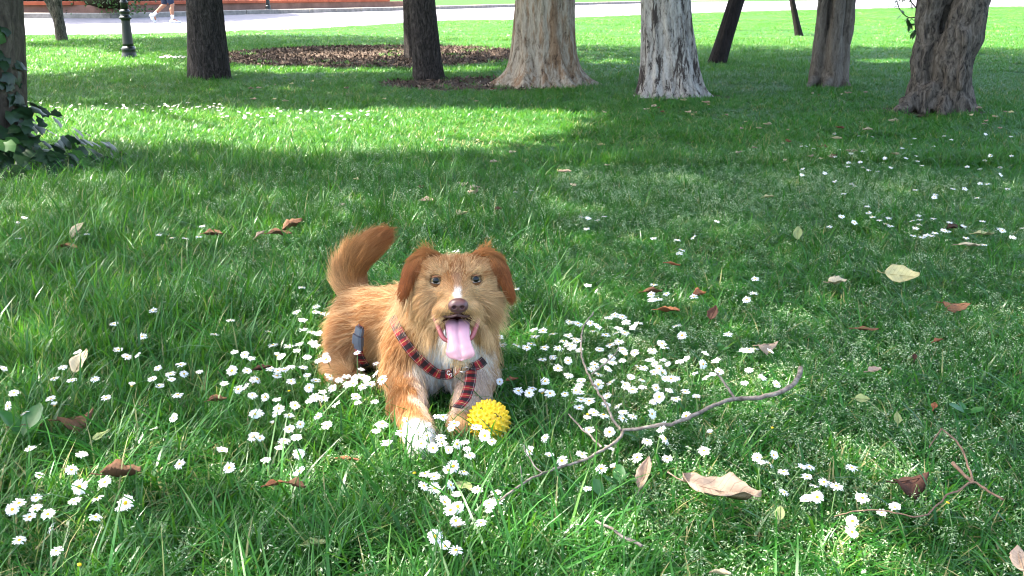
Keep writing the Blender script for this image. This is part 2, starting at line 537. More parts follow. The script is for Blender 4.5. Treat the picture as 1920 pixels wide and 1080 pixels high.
# ------------------------------------------------------------------ trees
LIT = [
    [(-700, 198), (40, 204), (300, 208), (560, 206), (800, 203), (1000, 208), (1180, 214), (1120, 250), (950, 285), (800, 305), (620, 305), (400, 292), (100, 268), (-700, 262)],
    [(-700, 58), (345, 60), (345, 73), (150, 77), (30, 83), (-700, 80)],
    [(-700, 92), (180, 92), (250, 104), (345, 116), (345, 124), (200, 132), (120, 147), (-700, 152)],
    [(430, 129), (700, 133), (960, 128), (960, 139), (700, 141), (430, 139)],
    [(345, 62), (600, 60), (660, 55), (760, 61), (960, 65), (1080, 68), (1200, 70), (1330, 58), (1500, 47), (1540, 62), (1650, 91), (1740, 93), (2600, 75), (2600, -60), (700, -60), (560, 30), (345, 50)],
    [(1080, 114), (1205, 112), (1205, 123), (1080, 121)], [(1600, 113), (1720, 111), (1720, 122), (1600, 121)],
    [(-100, 30), (110, 33), (90, 66), (-100, 66)],
]
def lit(P):
    """sunlit patches of the lawn in the photograph: crowns leave their gaps there"""
    g = P - np.array(SUN) * (P[:, 2:3] / SUN.z)
    g = g + RNG.normal(0, 0.10, g.shape) * np.array([1, 1, 0])
    g[:, 2] = 0
    q, dep = to_pix(g)
    r = np.zeros(len(P), bool)
    for poly in LIT: r |= in_poly(q, poly)
    r |= in_poly(q, [(620, 540), (1000, 560), (2600, 560), (2600, 1500), (700, 1500), (560, 800)]) & (RNG.random(len(P)) < .30)     # thin foliage
    return r & (dep > 0.3)
def bark(name, stops, zs=0.18, scale=26, rough=0.9, bump=0.8, patch=None, dist=0.02):
    m = NT(name)
    v = m.coords('Object', (1, 1, zs))
    w = m.n('ShaderNodeVectorMath', _operation='ADD', i0=v)
    nz = m.n('ShaderNodeTexNoise', Vector=m.coords('Object'), Scale=6.0, Detail=3.0)
    sc = m.n('ShaderNodeVectorMath', _operation='SCALE', i0=nz.outputs[1]); sc.inputs['Scale'].default_value = 0.10
    m.set(w.inputs[1], sc.outputs[0])
    n1 = m.noise(w.outputs[0], scale, 6, 0.7)
    c = m.ramp(n1, stops)
    if patch:
        pv = m.noise(m.coords('Object', (1, 1, 0.14)), patch[0], 6, 0.75)
        c = m.mix(m.ramp(pv, [(patch[1], (0, 0, 0)), (patch[2], (1, 1, 1))]), c, m.ramp(n1, patch[3]))
    m.base(c, rough, 0.2).bump(n1, bump, dist)
    return m.m
M_DARK = bark('dark_bark', [(0.36, (0.009, 0.007, 0.006)), (0.52, (0.034, 0.027, 0.023)), (0.66, (0.075, 0.062, 0.053))], 0.28, 58, bump=1.0)
M_BLACK = bark('black_bark', [(0.30, (0.008, 0.006, 0.006)), (0.6, (0.022, 0.017, 0.016)), (0.8, (0.05, 0.04, 0.036))], 0.3, 30)
M_PALE = bark('pale_flaking_bark', [(0.33, (0.06, 0.042, 0.029)), (0.40, (0.19, 0.148, 0.105)), (0.52, (0.31, 0.255, 0.190)), (0.75, (0.41, 0.355, 0.28))], 0.16, 34, bump=1.0,
              patch=(11.0, 0.49, 0.58, [(0.34, (0.05, 0.028, 0.017)), (0.43, (0.15, 0.090, 0.052)), (0.6, (0.26, 0.165, 0.10)), (0.8, (0.36, 0.26, 0.18))]))
M_STREAK = bark('streaked_bark', [(0.36, (0.05, 0.040, 0.033)), (0.43, (0.22, 0.195, 0.168)), (0.56, (0.34, 0.312, 0.275)), (0.75, (0.46, 0.43, 0.39))], 0.15, 36, bump=1.0,
                patch=(17.0, 0.52, 0.57, [(0.3, (0.022, 0.017, 0.014)), (0.6, (0.06, 0.047, 0.04)), (0.8, (0.2, 0.165, 0.14))]))
M_GREY = bark('grey_brown_bark', [(0.36, (0.016, 0.013, 0.011)), (0.46, (0.062, 0.051, 0.040)), (0.58, (0.12, 0.100, 0.080)), (0.76, (0.20, 0.172, 0.142))], 0.28, 46, bump=1.0)
M_SMOOTH = bark('smooth_grey_bark', [(0.34, (0.045, 0.036, 0.029)), (0.48, (0.105, 0.086, 0.068)), (0.70, (0.175, 0.148, 0.120))], 0.14, 34, bump=0.7)
M_BROWN = bark('brown_ivy_bark', [(0.28, (0.026, 0.019, 0.014)), (0.5, (0.065, 0.05, 0.036)), (0.75, (0.13, 0.105, 0.075))], 0.25, 30, bump=1.0)
M_CROWN = leaf_mat('tree_leaf', (0.03, 0.075, 0.015), (0.07, 0.15, 0.03), 0.4)

def crown(root, base, H, rad, zr, n, off=(0, 0), seed=1, size=0.20):
    rng = np.random.default_rng(seed)
    u = nrm(rng.normal(size=(n, 3))) * rng.uniform(0, 1, (n, 1)) ** 0.4
    c = np.array([base[0] + off[0], base[1] + off[1], H])
    P = c + u * np.array([rad, rad, zr])
    P = P + 0.35 * np.stack([vnoise(P * 0.9, seed + k) for k in range(3)], -1)
    P = P[~lit(P)]
    V, F = leaf_cloud(P, size, rng, 0.62, 0.8)
    o = link('crown', mesh('crown', V - np.array(base), F, M_CROWN, False), root)
    return tag(o, kind='stuff')
def limbs(root, top, r, H, rad, zr, mat, base, n=6, seed=2, off=(0, 0)):
    rng = random.Random(seed)
    for k in range(n):
        a = 2 * math.pi * (k + rng.random() * 0.6) / n
        d = rad * rng.uniform(0.45, 0.8)
        e = Vector((base[0] + off[0] + d * math.cos(a), base[1] + off[1] + d * math.sin(a), H + zr * rng.uniform(-0.2, 0.5)))
        mid = Vector(top) * 0.45 + e * 0.55 + Vector((rng.uniform(-.3, .3), rng.uniform(-.3, .3), 0.4))
        P = spline([Vector(top) - Vector((0, 0, 0.15)), mid, e], 9)
        V, F = tube(P - np.array(base), np.linspace(r * 0.55, 0.02, 9), 8)
        link('limb', mesh('limb', V, F, mat), root)

def trunk_tree(name, label, base_px, top_px, widths, mat, H=7.0, rad=4.2, zr=2.2, nleaf=14000, size=0.20, roots=(), ridge=0.03, nridge=14, seed=1, off=(0, 0), flare=0.25, group=None, twist=0.4, lumps=0.02):
    """a single trunk: base and top of its visible axis and its widths in photo pixels from the ground up to the frame's top"""
    b = at(*base_px); k = ppm(b)
    t = at_y(top_px[0], top_px[1], b.y)
    zt = max(t.z, 0.3)
    slope = Vector((t.x - b.x, 0, zt)) / zt
    root = empty(name, b, label, 'tree', group)
    zz = np.concatenate([np.linspace(-0.06, 0.9, 70), np.linspace(0.95, H * 0.72, 26)])
    zw = np.linspace(0, zt, len(widths)); rw = np.array(widths) * 0.5 / k
    r = np.interp(zz, zw, rw); r = np.where(zz > zt, rw[-1] * (1 - 0.45 * (zz - zt) / (H - zt)), r)
    na = 120
    th = np.linspace(0, 2 * np.pi, na, endpoint=False)
    T, Z = np.meshgrid(th, zz)
    Rr = np.repeat(r[:, None], na, 1)
    rng = np.random.default_rng(seed)
    C = np.stack([np.cos(T + twist * Z), np.sin(T + twist * Z), Z * 0.35], -1)
    Rr = Rr * (1 + ridge * vnoise(C * np.array([nridge / 3.0, nridge / 3.0, 1.5]), seed) + lumps * 2 * vnoise(C * np.array([1.2, 1.2, 3.0]), seed + 9) + ridge * 0.6 * vnoise(C * np.array([nridge, nridge, 6.0]), seed + 4))
    Rr = Rr * (1 + flare * np.exp(-np.maximum(Z, 0) / 0.07) * (0.7 + 0.5 * vnoise(C * np.array([2.2, 2.2, 0.0]), seed + 3)))
    for (ang, amp, wid, dec) in roots:
        d = (T - ang + np.pi) % (2 * np.pi) - np.pi
        Rr = Rr + amp * np.exp(-(d / wid) ** 2) * np.exp(-np.maximum(Z, 0) / dec)
    bend = np.where(Z <= zt, Z, zt + (Z - zt) * np.exp(-(Z - zt) / 4.0))
    X = slope.x * bend + Rr * np.cos(T); Y = Rr * np.sin(T)
    V = np.stack([X, Y, Z], -1).reshape(-1, 3)
    i = np.arange(len(zz) - 1)[:, None] * na; j = np.arange(na)[None, :]; j2 = (j + 1) % na
    Q = np.stack([i + j, i + j2, i + na + j2, i + na + j], -1).reshape(-1, 4)
    link('trunk', mesh('trunk', V, Q, mat), root)
    top = Vector((b.x + slope.x * bend[-1, 0], b.y, zz[-1]))
    limbs(root, top, r[-1] * 1.5, H, rad, zr, mat, b, seed=seed, off=off)
    crown(root, b, H, rad, zr, nleaf, off, seed, size)
    return root, b
def stem_tree(name, label, base_px, prims_px, mat, h, H=7.0, rad=4.0, zr=2.2, nleaf=14000, seed=1, disp=0.012, nscale=9.0, off=(0, 0), k=0.03, dy=None):
    """stems that fork or grow together: cones given in photo pixels (x, y, radius px, forward/back offset m)"""
    b = at(*base_px); s = ppm(b)
    root = empty(name, b, label, 'tree')
    prims = []
    for (p, q, kk) in prims_px:
        A = at_y(p[0], p[1], b.y) - b; B = at_y(q[0], q[1], b.y) - b
        A.y += p[3]; B.y += q[3]
        prims.append(cone(A, B, p[2] / s, q[2] / s, kk))
    V, Q = solid(prims, h)
    N = vnormals(V, Q)
    ridge_ = -np.abs(vnoise(V * np.array([nscale * 2.2, nscale * 2.2, nscale * .45]), seed + 8)) * disp * .9
    V = V + N * (ridge_ + disp * fbm(V * np.array([nscale, nscale, nscale * 0.35]), seed, 3) + 0.5 * disp * vnoise(V * np.array([nscale * 4, nscale * 4, nscale]), seed + 5))[:, None]
    link('trunk', mesh('trunk', V, Q, mat), root)
    for (p, q, kk) in prims_px:
        if q[1] > -90: continue
        A = at_y(p[0], p[1], b.y) - b; B = at_y(q[0], q[1], b.y) - b
        A.y += p[3]; B.y += q[3]
        d = (B - A).normalized(); d.z = max(d.z, 0.8)
        e = B + Vector((d.x * 2.2, 0.3 * RNG.normal(), H * 0.7))
        P = spline([B - (B - A).normalized() * 0.1, B * 0.6 + e * 0.4 + Vector((d.x * 0.3, 0, 0)), e], 12)
        VV, F = tube(P, np.linspace(q[2] / s, 0.04, 12), 12)
        link('limb', mesh('limb', VV, F, mat), root)
    crown(root, b, H, rad, zr, nleaf, off, seed)
    return root, b

TREES = []
TREES.append(trunk_tree('ivy_tree', 'thick brown trunk wrapped in dark ivy at its base', (-52, 318), (-66, 0), [196, 192, 188, 184], M_BROWN, H=7.5, rad=5.6, zr=2.0, nleaf=50000, size=0.13, seed=11, off=(-0.6, -0.6), ridge=0.05, nridge=18))
TREES.append(trunk_tree('dark_tree', 'upright dark trunk standing between the lamp post and mulch bed', (393, 150), (383, 0), [76, 71, 67, 65], M_DARK, seed=12, ridge=0.05, nridge=22, flare=0.06, H=6.5))
TREES.append(trunk_tree('dark_tree', 'straight dark trunk standing in front of the mulch bed', (804, 150), (791, 0), [59, 54, 50, 48], M_DARK, seed=13, ridge=0.05, nridge=22, flare=0.05, H=6.8))
TREES.append(trunk_tree('dark_tree', 'slimmer dark trunk growing out of the mulch, mostly hidden by another', (777, 113), (774, 0), [40, 38, 36], M_DARK, seed=14, ridge=0.04, flare=0.05, H=6.2))
TREES.append(trunk_tree('pale_tree', 'wide pale tan trunk with flaking bark and flared roots', (1022, 161), (1022, 0), [156, 132, 120, 113, 110, 109], M_PALE, seed=15, ridge=0.10, nridge=12, flare=0.16, H=7.5, rad=4.8, nleaf=18000,
                        roots=[(math.pi * 1.06, 0.17, 0.20, 0.09), (math.pi * 1.35, 0.06, 0.25, 0.10), (-0.12, 0.15, 0.22, 0.06), (math.pi * 1.7, 0.05, 0.3, 0.08), (math.pi * 0.6, 0.08, 0.3, 0.1)]))
TREES.append(trunk_tree('streaked_tree', 'grey trunk streaked with black fissures and a knotted dark base', (1262, 181), (1250, 0), [126, 112, 101, 94, 90, 89], M_STREAK, seed=16, ridge=0.13, nridge=15, flare=0.10, H=7.2, rad=4.6, nleaf=17000,
                        roots=[(math.pi * 1.1, 0.03, 0.3, 0.08), (-0.25, 0.07, 0.25, 0.06), (math.pi * 1.55, 0.03, 0.4, 0.06)]))
TREES.append(trunk_tree('leaning_tree', 'blackish leaning trunk beyond the grey streaked trunk', (1344, 121), (1381, 0), [36, 34, 32, 30], M_BLACK, seed=17, ridge=0.08, nridge=10, flare=0.12, H=6.0, lumps=0.06))
TREES.append(trunk_tree('leaning_tree', 'slender dark leaning trunk far back near the road', (1498, 67), (1485, 0), [15, 12, 10], M_BLACK, seed=18, ridge=0.05, flare=0.15, H=5.5, rad=3.0, nleaf=7000))
TREES.append(stem_tree('triple_stem_tree', 'smooth grey tree of three fused stems with spreading roots', (1553, 164),
    [((1529, 162, 13, .02), (1548, 0, 10, .03), .006), ((1548, 0, 10, .03), (1562, -120, 9, .04), .006), ((1555, 164, 15, -.05), (1570, 0, 12, -.05), .006), ((1570, 0, 12, -.05), (1582, -130, 11, -.05), .006),
     ((1578, 163, 14, .03), (1594, 0, 13, .03), .006), ((1594, 0, 13, .03), (1608, -120, 12, .04), .006), ((1545, 164, 10, -.04), (1556, 60, 5, .0), .006), ((1568, 164, 9, -.02), (1583, 50, 4, -.01), .006), ((1553, 164, 14, .07), (1572, 0, 13, .07), .006), ((1572, 0, 13, .07), (1585, -110, 12, .07), .006), ((1522, 150, 9, -.05), (1500, 165, 3.5, -.16), .02), ((1545, 152, 9, -.1), (1528, 168, 4, -.2), .02), ((1580, 152, 9, 0), (1590, 168, 5, -.12), .02), ((1556, 120, 5, -.1), (1557, 136, 5, -.1), .02)],
    M_SMOOTH, 0.012, H=6.0, seed=19, disp=0.008))
TREES.append(stem_tree('forked_tree', 'massive rough brown trunk forking low into two leaning stems', (1757, 211),
    [((1724, 208, 22, .02), (1734, 120, 19, .05), .01), ((1734, 120, 20, .05), (1757, 0, 19, .08), .01), ((1757, 0, 19, .08), (1774, -130, 18, .10), .01), ((1764, 130, 18, .14), (1793, 0, 19, .15), .01), ((1793, 0, 19, .15), (1808, -110, 18, .15), .01), ((1745, 200, 12, -.05), (1757, 60, 7, .02), .008), ((1757, 60, 7, .02), (1775, -40, 7, .06), .008),
     ((1776, 212, 39, -.02), (1781, 120, 36, -.04), .008), ((1781, 120, 36, -.04), (1818, 0, 30, -.06), .008), ((1818, 0, 30, -.06), (1850, -130, 28, -.08), .008), ((1808, 205, 14, -.07), (1808, 140, 10, -.05), .01), ((1778, 160, 6, -.19), (1790, 60, 6, -.16), .012),
     ((1724, 176, 19, -.05), (1676, 204, 12, -.12), .03), ((1680, 202, 12, -.12), (1655, 215, 6, -.16), .03), ((1755, 190, 20, -.1), (1742, 214, 9, -.24), .03), ((1790, 190, 22, -.08), (1806, 216, 10, -.16), .03), ((1735, 160, 10, -.09), (1718, 205, 13, -.12), .02), ((1756, 130, 10, -.06), (1748, 200, 12, -.11), .015)],
    M_GREY, 0.014, H=6.8, rad=4.6, nleaf=18000, seed=20, disp=0.020, nscale=12))
TREES.append(stem_tree('small_forked_tree', 'small brown tree forking into two stems beside the road', (115, 79),
    [((117, 80, 11.5, 0), (112, 45, 10, 0), .03), ((112, 45, 9.5, 0), (90, 0, 7, 0), .03), ((90, 0, 7, 0), (86, -100, 6.5, 0), .03), ((115, 50, 8.5, 0), (107, 0, 6.8, 0), .03), ((107, 0, 6.8, 0), (112, -100, 6, 0), .03)],
    M_GREY, 0.025, H=5.0, rad=3.0, zr=1.6, nleaf=9000, seed=21, disp=0.012))
TREES.append(trunk_tree('roadside_tree', 'dark roadside tree shading the road, out past the small forked tree', (-128, 30.5), (-134, 0), [26, 24, 22], M_DARK, H=10.0, rad=7.0, zr=2.8, nleaf=42000, size=0.30, seed=22))
TREES.append(trunk_tree('shade_tree', 'dark tree past the ivy trunk whose crown shades the lawn', (-760, 150), (-780, 0), [66, 60, 56], M_DARK, H=7.0, rad=4.6, zr=2.2, nleaf=20000, seed=23))
TREE_BASES = [(b.x, b.y) for _, b in TREES]

# --- ivy at the foot of the near trunk
M_IVY = leaf_mat('ivy_leaf', (0.006, 0.017, 0.006), (0.016, 0.042, 0.012), 0.12, 0.38)
M_IVY2 = leaf_mat('young_ivy_leaf', (0.03, 0.085, 0.015), (0.05, 0.13, 0.03), 0.3, 0.4)
def ivy_leaf(mat, seed):
    o = np.array([(0, -.5), (.18, -.42), (.46, -.30), (.30, -.05), (.34, .12), (.16, .22), (0, .55)])
    o = np.concatenate([o, (o[1:-1] * np.array([-1, 1]))[::-1]])
    rng = np.random.default_rng(seed)
    z = -0.35 * (o[:, 0] ** 2 + 0.5 * o[:, 1] ** 2) + rng.normal(0, .02, len(o))
    V = np.concatenate([np.stack([o[:, 0], o[:, 1], z], -1), [(0, -.15, 0.02)]])
    n = len(o); i = np.arange(n)
    return mesh('ivy_leaf', V, np.stack([i, (i + 1) % n, np.full(n, n)], -1), mat, True)
ivy_meshes = [ivy_leaf(M_IVY, k) for k in range(3)] + [ivy_leaf(M_IVY2, 5)]
tb = TREES[0][1]
ivy = empty('ivy', at(40, 322), 'dark glossy ivy climbing and spreading round the thick trunk', 'ivy')
rr = random.Random(5)
ivl = Vector(ivy.location)
k1 = ppm(tb)
trad = 96 / k1
for k in range(300):
    me = ivy_meshes[0 if rr.random() < 0.4 else (1 if rr.random() < .5 else (2 if rr.random() < 0.75 else 3))]
    if k < 110:                                         # climbing the trunk
        z = rr.uniform(0.02, 0.62) ** 1.0
        a = rr.uniform(-1.25, 0.1) - 0.25 * z
        rad_ = trad * (1.03 + 0.12 * math.exp(-z / 0.1)) + rr.uniform(0.0, 0.05)
        p = Vector((tb.x + rad_ * math.cos(a), tb.y + rad_ * math.sin(a), z))
        q = Vector((math.cos(a), math.sin(a), 0.35 + rr.uniform(-.3, .5))).to_track_quat('Z', 'Y').to_euler()
    else:                                               # the mound at the foot
        u = rr.random() ** 0.75
        a = rr.uniform(-1.9, 0.25)
        d = trad * 0.95 + u * 0.46
        z = max(0.04, 0.34 * (1 - u) ** 1.2 * rr.uniform(0.35, 1.1) + 0.03)
        p = Vector((tb.x + d * math.cos(a) * 1.05, tb.y + d * math.sin(a), z))
        q = Vector((math.cos(a) * 0.8 + rr.uniform(-.5, .5), math.sin(a) * 0.8 + rr.uniform(-.5, .5), 0.8)).to_track_quat('Z', 'Y').to_euler()
    o = link('leaf', me, ivy, p - ivl)
    o.rotation_euler = q
    o.rotation_euler.rotate_axis('Z', rr.uniform(-2.6, 2.6))
    s = rr.uniform(0.055, 0.088)
    o.scale = (s, s, s)
for k in range(7):
    a = rr.uniform(-1.3, 0.1)
    P = [Vector((tb.x + (trad * (1.02 + 0.1 * math.exp(-z / .1)) + 0.005) * math.cos(a + 0.25 * math.sin(z * 7 + k)), tb.y + (trad * (1.02 + .1 * math.exp(-z / .1)) + .005) * math.sin(a + 0.25 * math.sin(z * 7 + k)), z)) - ivl for z in np.linspace(0.0, 0.75, 12)]
    V, F = tube(P, np.linspace(0.008, 0.003, 12), 6)
    link('stem', mesh('stem', V, F, M_BROWN), ivy)

# --- narrow-leaved sapling behind the forked tree
M_SAPL = leaf_mat('sapling_leaf', (0.012, 0.03, 0.010), (0.03, 0.07, 0.02), 0.3)
sb = at(1727, 97)
sap = empty('sapling', sb, 'thin dark sapling with narrow leaves beside the forked trunk', 'sapling')
def sp(px, py, dy=0.0):
    p = at_y(px, py, sb.y + dy) - sb
    return p
stem = spline([Vector((0, 0, -.02)), sp(1721, 70), sp(1717, 40), sp(1719, 18), sp(1722, -25), sp(1716, -90)], 20)
V, F = tube(stem, np.linspace(0.022, 0.012, 20), 8)
link('stem', mesh('stem', V, F, M_BLACK), sap)
tw = [[(1718, 32), (1704, 33), (1690, 22), (1682, 4), (1680, -20)], [(1718, 46), (1708, 45), (1700, 34)], [(1719, 16), (1708, 3), (1700, -10)], [(1719, 58), (1711, 60)], [(1720, 22), (1732, 5), (1738, -12)]]
NL = [(0, -.5, 0), (.5, -.1, .1), (.42, .2, .1), (0, .5, 0), (-.42, .2, .1), (-.5, -.1, .1)]
nl = mesh('narrow_leaf', np.array(NL), np.array([[0, 1, 2, 3], [0, 3, 4, 5]]), M_SAPL, False)
for k, pl in enumerate(tw):
    P = spline([sp(x, y, 0.06 * math.sin(k + i)) for i, (x, y) in enumerate(pl)], 10)
    V, F = tube(P, np.linspace(0.009, 0.004, 10), 6)
    link('twig', mesh('twig', V, F, M_BLACK), sap)
    for q in range(16 if k < 2 else 10):
        p = Vector(P[rr.randrange(1, 10)])
        d = Vector((rr.uniform(-1, 1), rr.uniform(-.6, .6), rr.uniform(-1.2, .3))).normalized()
        o = link('leaf', nl, sap, p + d * 0.05)
        o.rotation_euler = d.to_track_quat('Y', 'Z').to_euler()
        s = rr.uniform(.10, .16); o.scale = (s * 0.34, s, s * .3)

# --- lamp posts
M_LAMP = plain('lamp_green_iron', (0.006, 0.009, 0.007), 0.4, 0.5, 0.3, 12)
M_LGLASS = plain('lamp_glass', (0.75, 0.74, 0.68), 0.3, 0.5, 0.05)
def lamp_post(base, label, s=1.0):
    slim = np.array([0.78, 1.0])
    root = empty('lamp_post', base, label, 'lamp post', 'iron park lamp posts')
    V, F = lathe(np.array([(0.0, 0), (0.112, 0), (0.112, .03), (.104, .055), (.098, .07), (.098, .10), (.105, .115), (.095, .13), (.080, .15), (.0, .15)]) * s * slim)
    link('base', mesh('base', V, F, M_LAMP), root)
    V, F = lathe(np.array([(0, .149), (.080, .149), (.076, .18), (.062, .43), (.062, .445), (.085, .455), (.090, .47), (.080, .48), (.066, .49), (.066, .515), (.075, .53), (.075, .545), (.055, .56), (0, .56)]) * s * slim)
    link('plinth', mesh('plinth', V, F, M_LAMP), root)
    V, F = lathe(np.array([(0, .559), (.050, .559), (.050, .62), (.056, .63), (.056, .645), (.048, .655), (.040, 1.6), (.036, 2.6), (.045, 2.62), (.045, 2.66), (.03, 2.68), (.03, 2.8), (.09, 2.86), (0, 2.86)]) * s * slim)
    link('shaft', mesh('shaft', V, F, M_LAMP), root)
    V, F = lathe(np.array([(0, 2.861), (.09, 2.861), (.17, 3.25), (0, 3.25)]) * s * slim, 6)
    link('lantern', mesh('lantern', V, F, M_LGLASS, False), root)
    V, F = lathe(np.array([(0, 3.251), (.19, 3.251), (.15, 3.33), (.06, 3.42), (.02, 3.5), (0, 3.52)]) * s * slim, 6)
    link('cap', mesh('cap', V, F, M_LAMP, False), root)
lamp_post(at(243, 111), 'dark green iron lamp post standing on the sunny lawn')
lamp_post(on_far(float(np.interp(at(497, 26).x, far[:, 0], seg))) + np.array([0.1, 0.65, 0.12]), 'dark iron lamp post standing against the low red wall', 1.15)

# --- small metal frame by the road
fb = at(1675, 15.5)
fr = empty('metal_frame', fb, 'small grey rectangular metal frame standing at the road edge', 'frame')
s = 1 / ppm(fb)
M_GALV = plain('galvanised_metal', (0.30, 0.33, 0.31), 0.5, 0.5)
wd, zt_ = 20 * s, 11.5 * s
for pts in ([(-wd / 2, 0, 0), (-wd / 2, 0, zt_)], [(wd / 2, 0, 0), (wd / 2, 0, zt_)]):
    V, F = tube(pts, [0.018, 0.018], 8); link('post', mesh('post', V, F, M_GALV), fr)
for z in (zt_ * 0.25, zt_ * 0.6, zt_):
    V, F = tube([(-wd / 2, 0, z), (wd / 2, 0, z)], [0.016, 0.016], 8); link('rail', mesh('rail', V, F, M_GALV), fr)

# --- the runner on the road
M_SKIN = plain('skin', (0.33, 0.165, 0.10), 0.55, 0.3, 0.08)
M_SHORT = plain('navy_cloth', (0.022, 0.032, 0.06), 0.85, 0.2, 0.3)
M_SHIRT = plain('grey_cloth', (0.25, 0.27, 0.3), 0.85, 0.2, 0.2)
M_SHOE = plain('white_shoe', (0.62, 0.64, 0.68), 0.5, 0.4, 0.1)
M_SOCK = plain('white_sock', (0.75, 0.75, 0.78), 0.9, 0.1, 0.05)
M_HAIRB = plain('brown_hair', (0.05, 0.03, 0.02), 0.6, 0.3)
rb = at(316, 43)
person = empty('person', rb, 'runner in dark shorts and white shoes jogging along the road', 'person')
person.scale = (.9, .9, .9)
q = lambda x, y, z: Vector((x, y, z))
# facing +x; front leg planted, rear leg pushing off behind
hip, kneeF, ankF, kneeB, ankB = q(-.02, 0, .92), q(.17, -.08, .50), q(.15, -.08, .10), q(-.10, .09, .49), q(-.42, .09, .22)
body = [cone(hip + q(.04, -.08, -.02), kneeF, .085, .055, .03), cone(kneeF, ankF, .056, .036, .03), cone(kneeF + q(-.03, 0, -.13), ankF + q(-.02, 0, .15), .05, .035, .03),
        cone(hip + q(-.02, .08, -.02), kneeB, .085, .055, .03), cone(kneeB, ankB, .056, .036, .03), cone(kneeB + q(-.08, 0, -.05), ankB + q(.1, 0, .08), .05, .035, .03),
        cone(ankF, ankF + q(.12, 0, -.05), .03, .03, .03), cone(ankB, ankB + q(.03, 0, -.12), .03, .03, .03),
        cone(hip, hip + q(.06, 0, .28), .13, .13, .05), cone(hip + q(.06, 0, .28), hip + q(.10, 0, .47), .14, .12, .05), cone(hip + q(.10, .13, .47), hip + q(.10, -.13, .47), .07, .07, .05),
        cone(hip + q(.10, 0, .5), hip + q(.13, 0, .63), .055, .05, .03), ell(hip + q(.15, 0, .72), (.095, .075, .115), None, .02), cone(hip + q(.22, 0, .71), hip + q(.255, 0, .69), .02, .012, .015),
        ell(hip + q(.14, .078, .71), (.02, .012, .03), None, .01), ell(hip + q(.14, -.078, .71), (.02, .012, .03), None, .01)]
for sgn, el, wr in ((-1, q(-.14, -.23, .27), q(.02, -.22, .10)), (1, q(.10, .24, .22), q(.33, .19, .30))):
    sh = hip + q(.10, sgn * .17, .47)
    body += [cone(sh, hip + el, .05, .04, .04), cone(hip + el, hip + wr, .04, .028, .03)]
    d = (wr - el).normalized()
    body += [cone(hip + wr, hip + wr + d * .07, .033, .03, .02)]
    for fi in range(4):
        off_ = q(0, (fi - 1.5) * .019, 0); a_ = hip + wr + d * .08 + off_
        body += [cone(a_, a_ + d * (.03 + .006 * (fi in (1, 2))), .0105, .0095, .004), cone(a_ + d * .03, a_ + d * .03 + q(.0, 0, -.03), .0095, .008, .004)]
    body += [cone(hip + wr + d * .02 + q(0, -sgn * .03, 0), hip + wr + d * .06 + q(0, -sgn * .045, .02), .012, .009, .006)]
V, Q = solid(body, 0.014)
link('body', mesh('body', V, Q, M_SKIN), person)
V, Q = solid([cone(hip + q(.04, -.08, .02), hip * .08 + kneeF * .92 + q(-.01, -.012, .03), .115, .085, .03), cone(hip + q(-.02, .08, .02), hip * .08 + kneeB * .92 + q(0, .012, .03), .115, .085, .03), cone(hip + q(0, .02, .0), hip + q(0.02, 0, .1), .15, .145, .04)], 0.014)
link('shorts', mesh('shorts', V, Q, M_SHORT), person)
V, Q = solid([cone(hip + q(.02, 0, .08), hip + q(.06, 0, .28), .155, .15, .05), cone(hip + q(.06, 0, .28), hip + q(.10, 0, .46), .155, .13, .05), cone(hip + q(.10, .15, .47), hip + q(.10, -.15, .47), .075, .075, .05),
              cone(hip + q(.10, -.17, .47), hip + q(.0, -.21, .35), .065, .06, .03), cone(hip + q(.10, .17, .47), hip + q(.10, .22, .34), .065, .06, .03)], 0.014)
link('shirt', mesh('shirt', V, Q, M_SHIRT), person)
V, Q = solid([ell(hip + q(.135, 0, .75), (.10, .083, .10), None, .02), ell(hip + q(.08, 0, .70), (.06, .075, .08), None, .02)], 0.012)
link('hair', mesh('hair', V, Q, M_HAIRB), person)
for a_, k_, heel, toe in ((ankF, kneeF, q(-.06, 0, -.075), q(.20, 0, -.075)), (ankB, kneeB, q(-.09, 0, -.02), q(.02, 0, -.21))):
    V, Q = solid([cone(a_ + heel, a_ + (heel + toe) * .5, .042, .045, .03), cone(a_ + (heel + toe) * .5, a_ + toe, .045, .034, .03), cone(a_ + q(0, 0, -.02), a_ + heel * .6, .045, .045, .03)], 0.011)
    V[:, 2] = np.maximum(V[:, 2], 0.006)
    link('shoe', mesh('shoe', V, Q, M_SHOE), person)
    d = (k_ - a_).normalized()
    V, F = tube([a_ - d * .03, a_ + d * .05, a_ + d * .12, a_ + d * .125], [.043, .043, .046, .03], 12)
    link('sock', mesh('sock', V, F, M_SOCK), person)
# ================================================================== the dog
HEAD = at_y(856, 523, 1.70)
Fd = (Vector((0, 0, CAM_H)) - HEAD); Fd.z -= 0.03; Fd.normalize()
Rd = Fd.cross(Vector((0, 0, 1))).normalized() * -1.0      # towards the picture's right (the dog's left)
if Rd.x < 0: Rd = -Rd
Ud = Rd.cross(Fd)
if Ud.z < 0: Ud = -Ud
HM = np.array([Rd, Ud, Fd])                                # rows: right, up, forward
HC = np.array(HEAD)
def hw(r, u, f): return HC + r * HM[0] + u * HM[1] + f * HM[2]
def hl(P): return (np.asarray(P) - HC) @ HM.T
DB = np.array([-0.2, 1.85, 0.0])                           # the dog's base
EYE = [(-0.0335, -0.002, 0.0375), (0.0315, -0.001, 0.0375)]
NOSE = (0.002, -0.041, 0.094)
def he(c, r, k=0.015, t='head', op='u', M=None):
    return ell(hw(*c), r, HM if M is None else M @ HM, k, t, op)
def hc(a, b, ra, rb, k=0.015, t='head', op='u'):
    return cone(hw(*a), hw(*b), ra, rb, k, t, op)
W = lambda px, py, Y: np.array(at_y(px, py, Y))
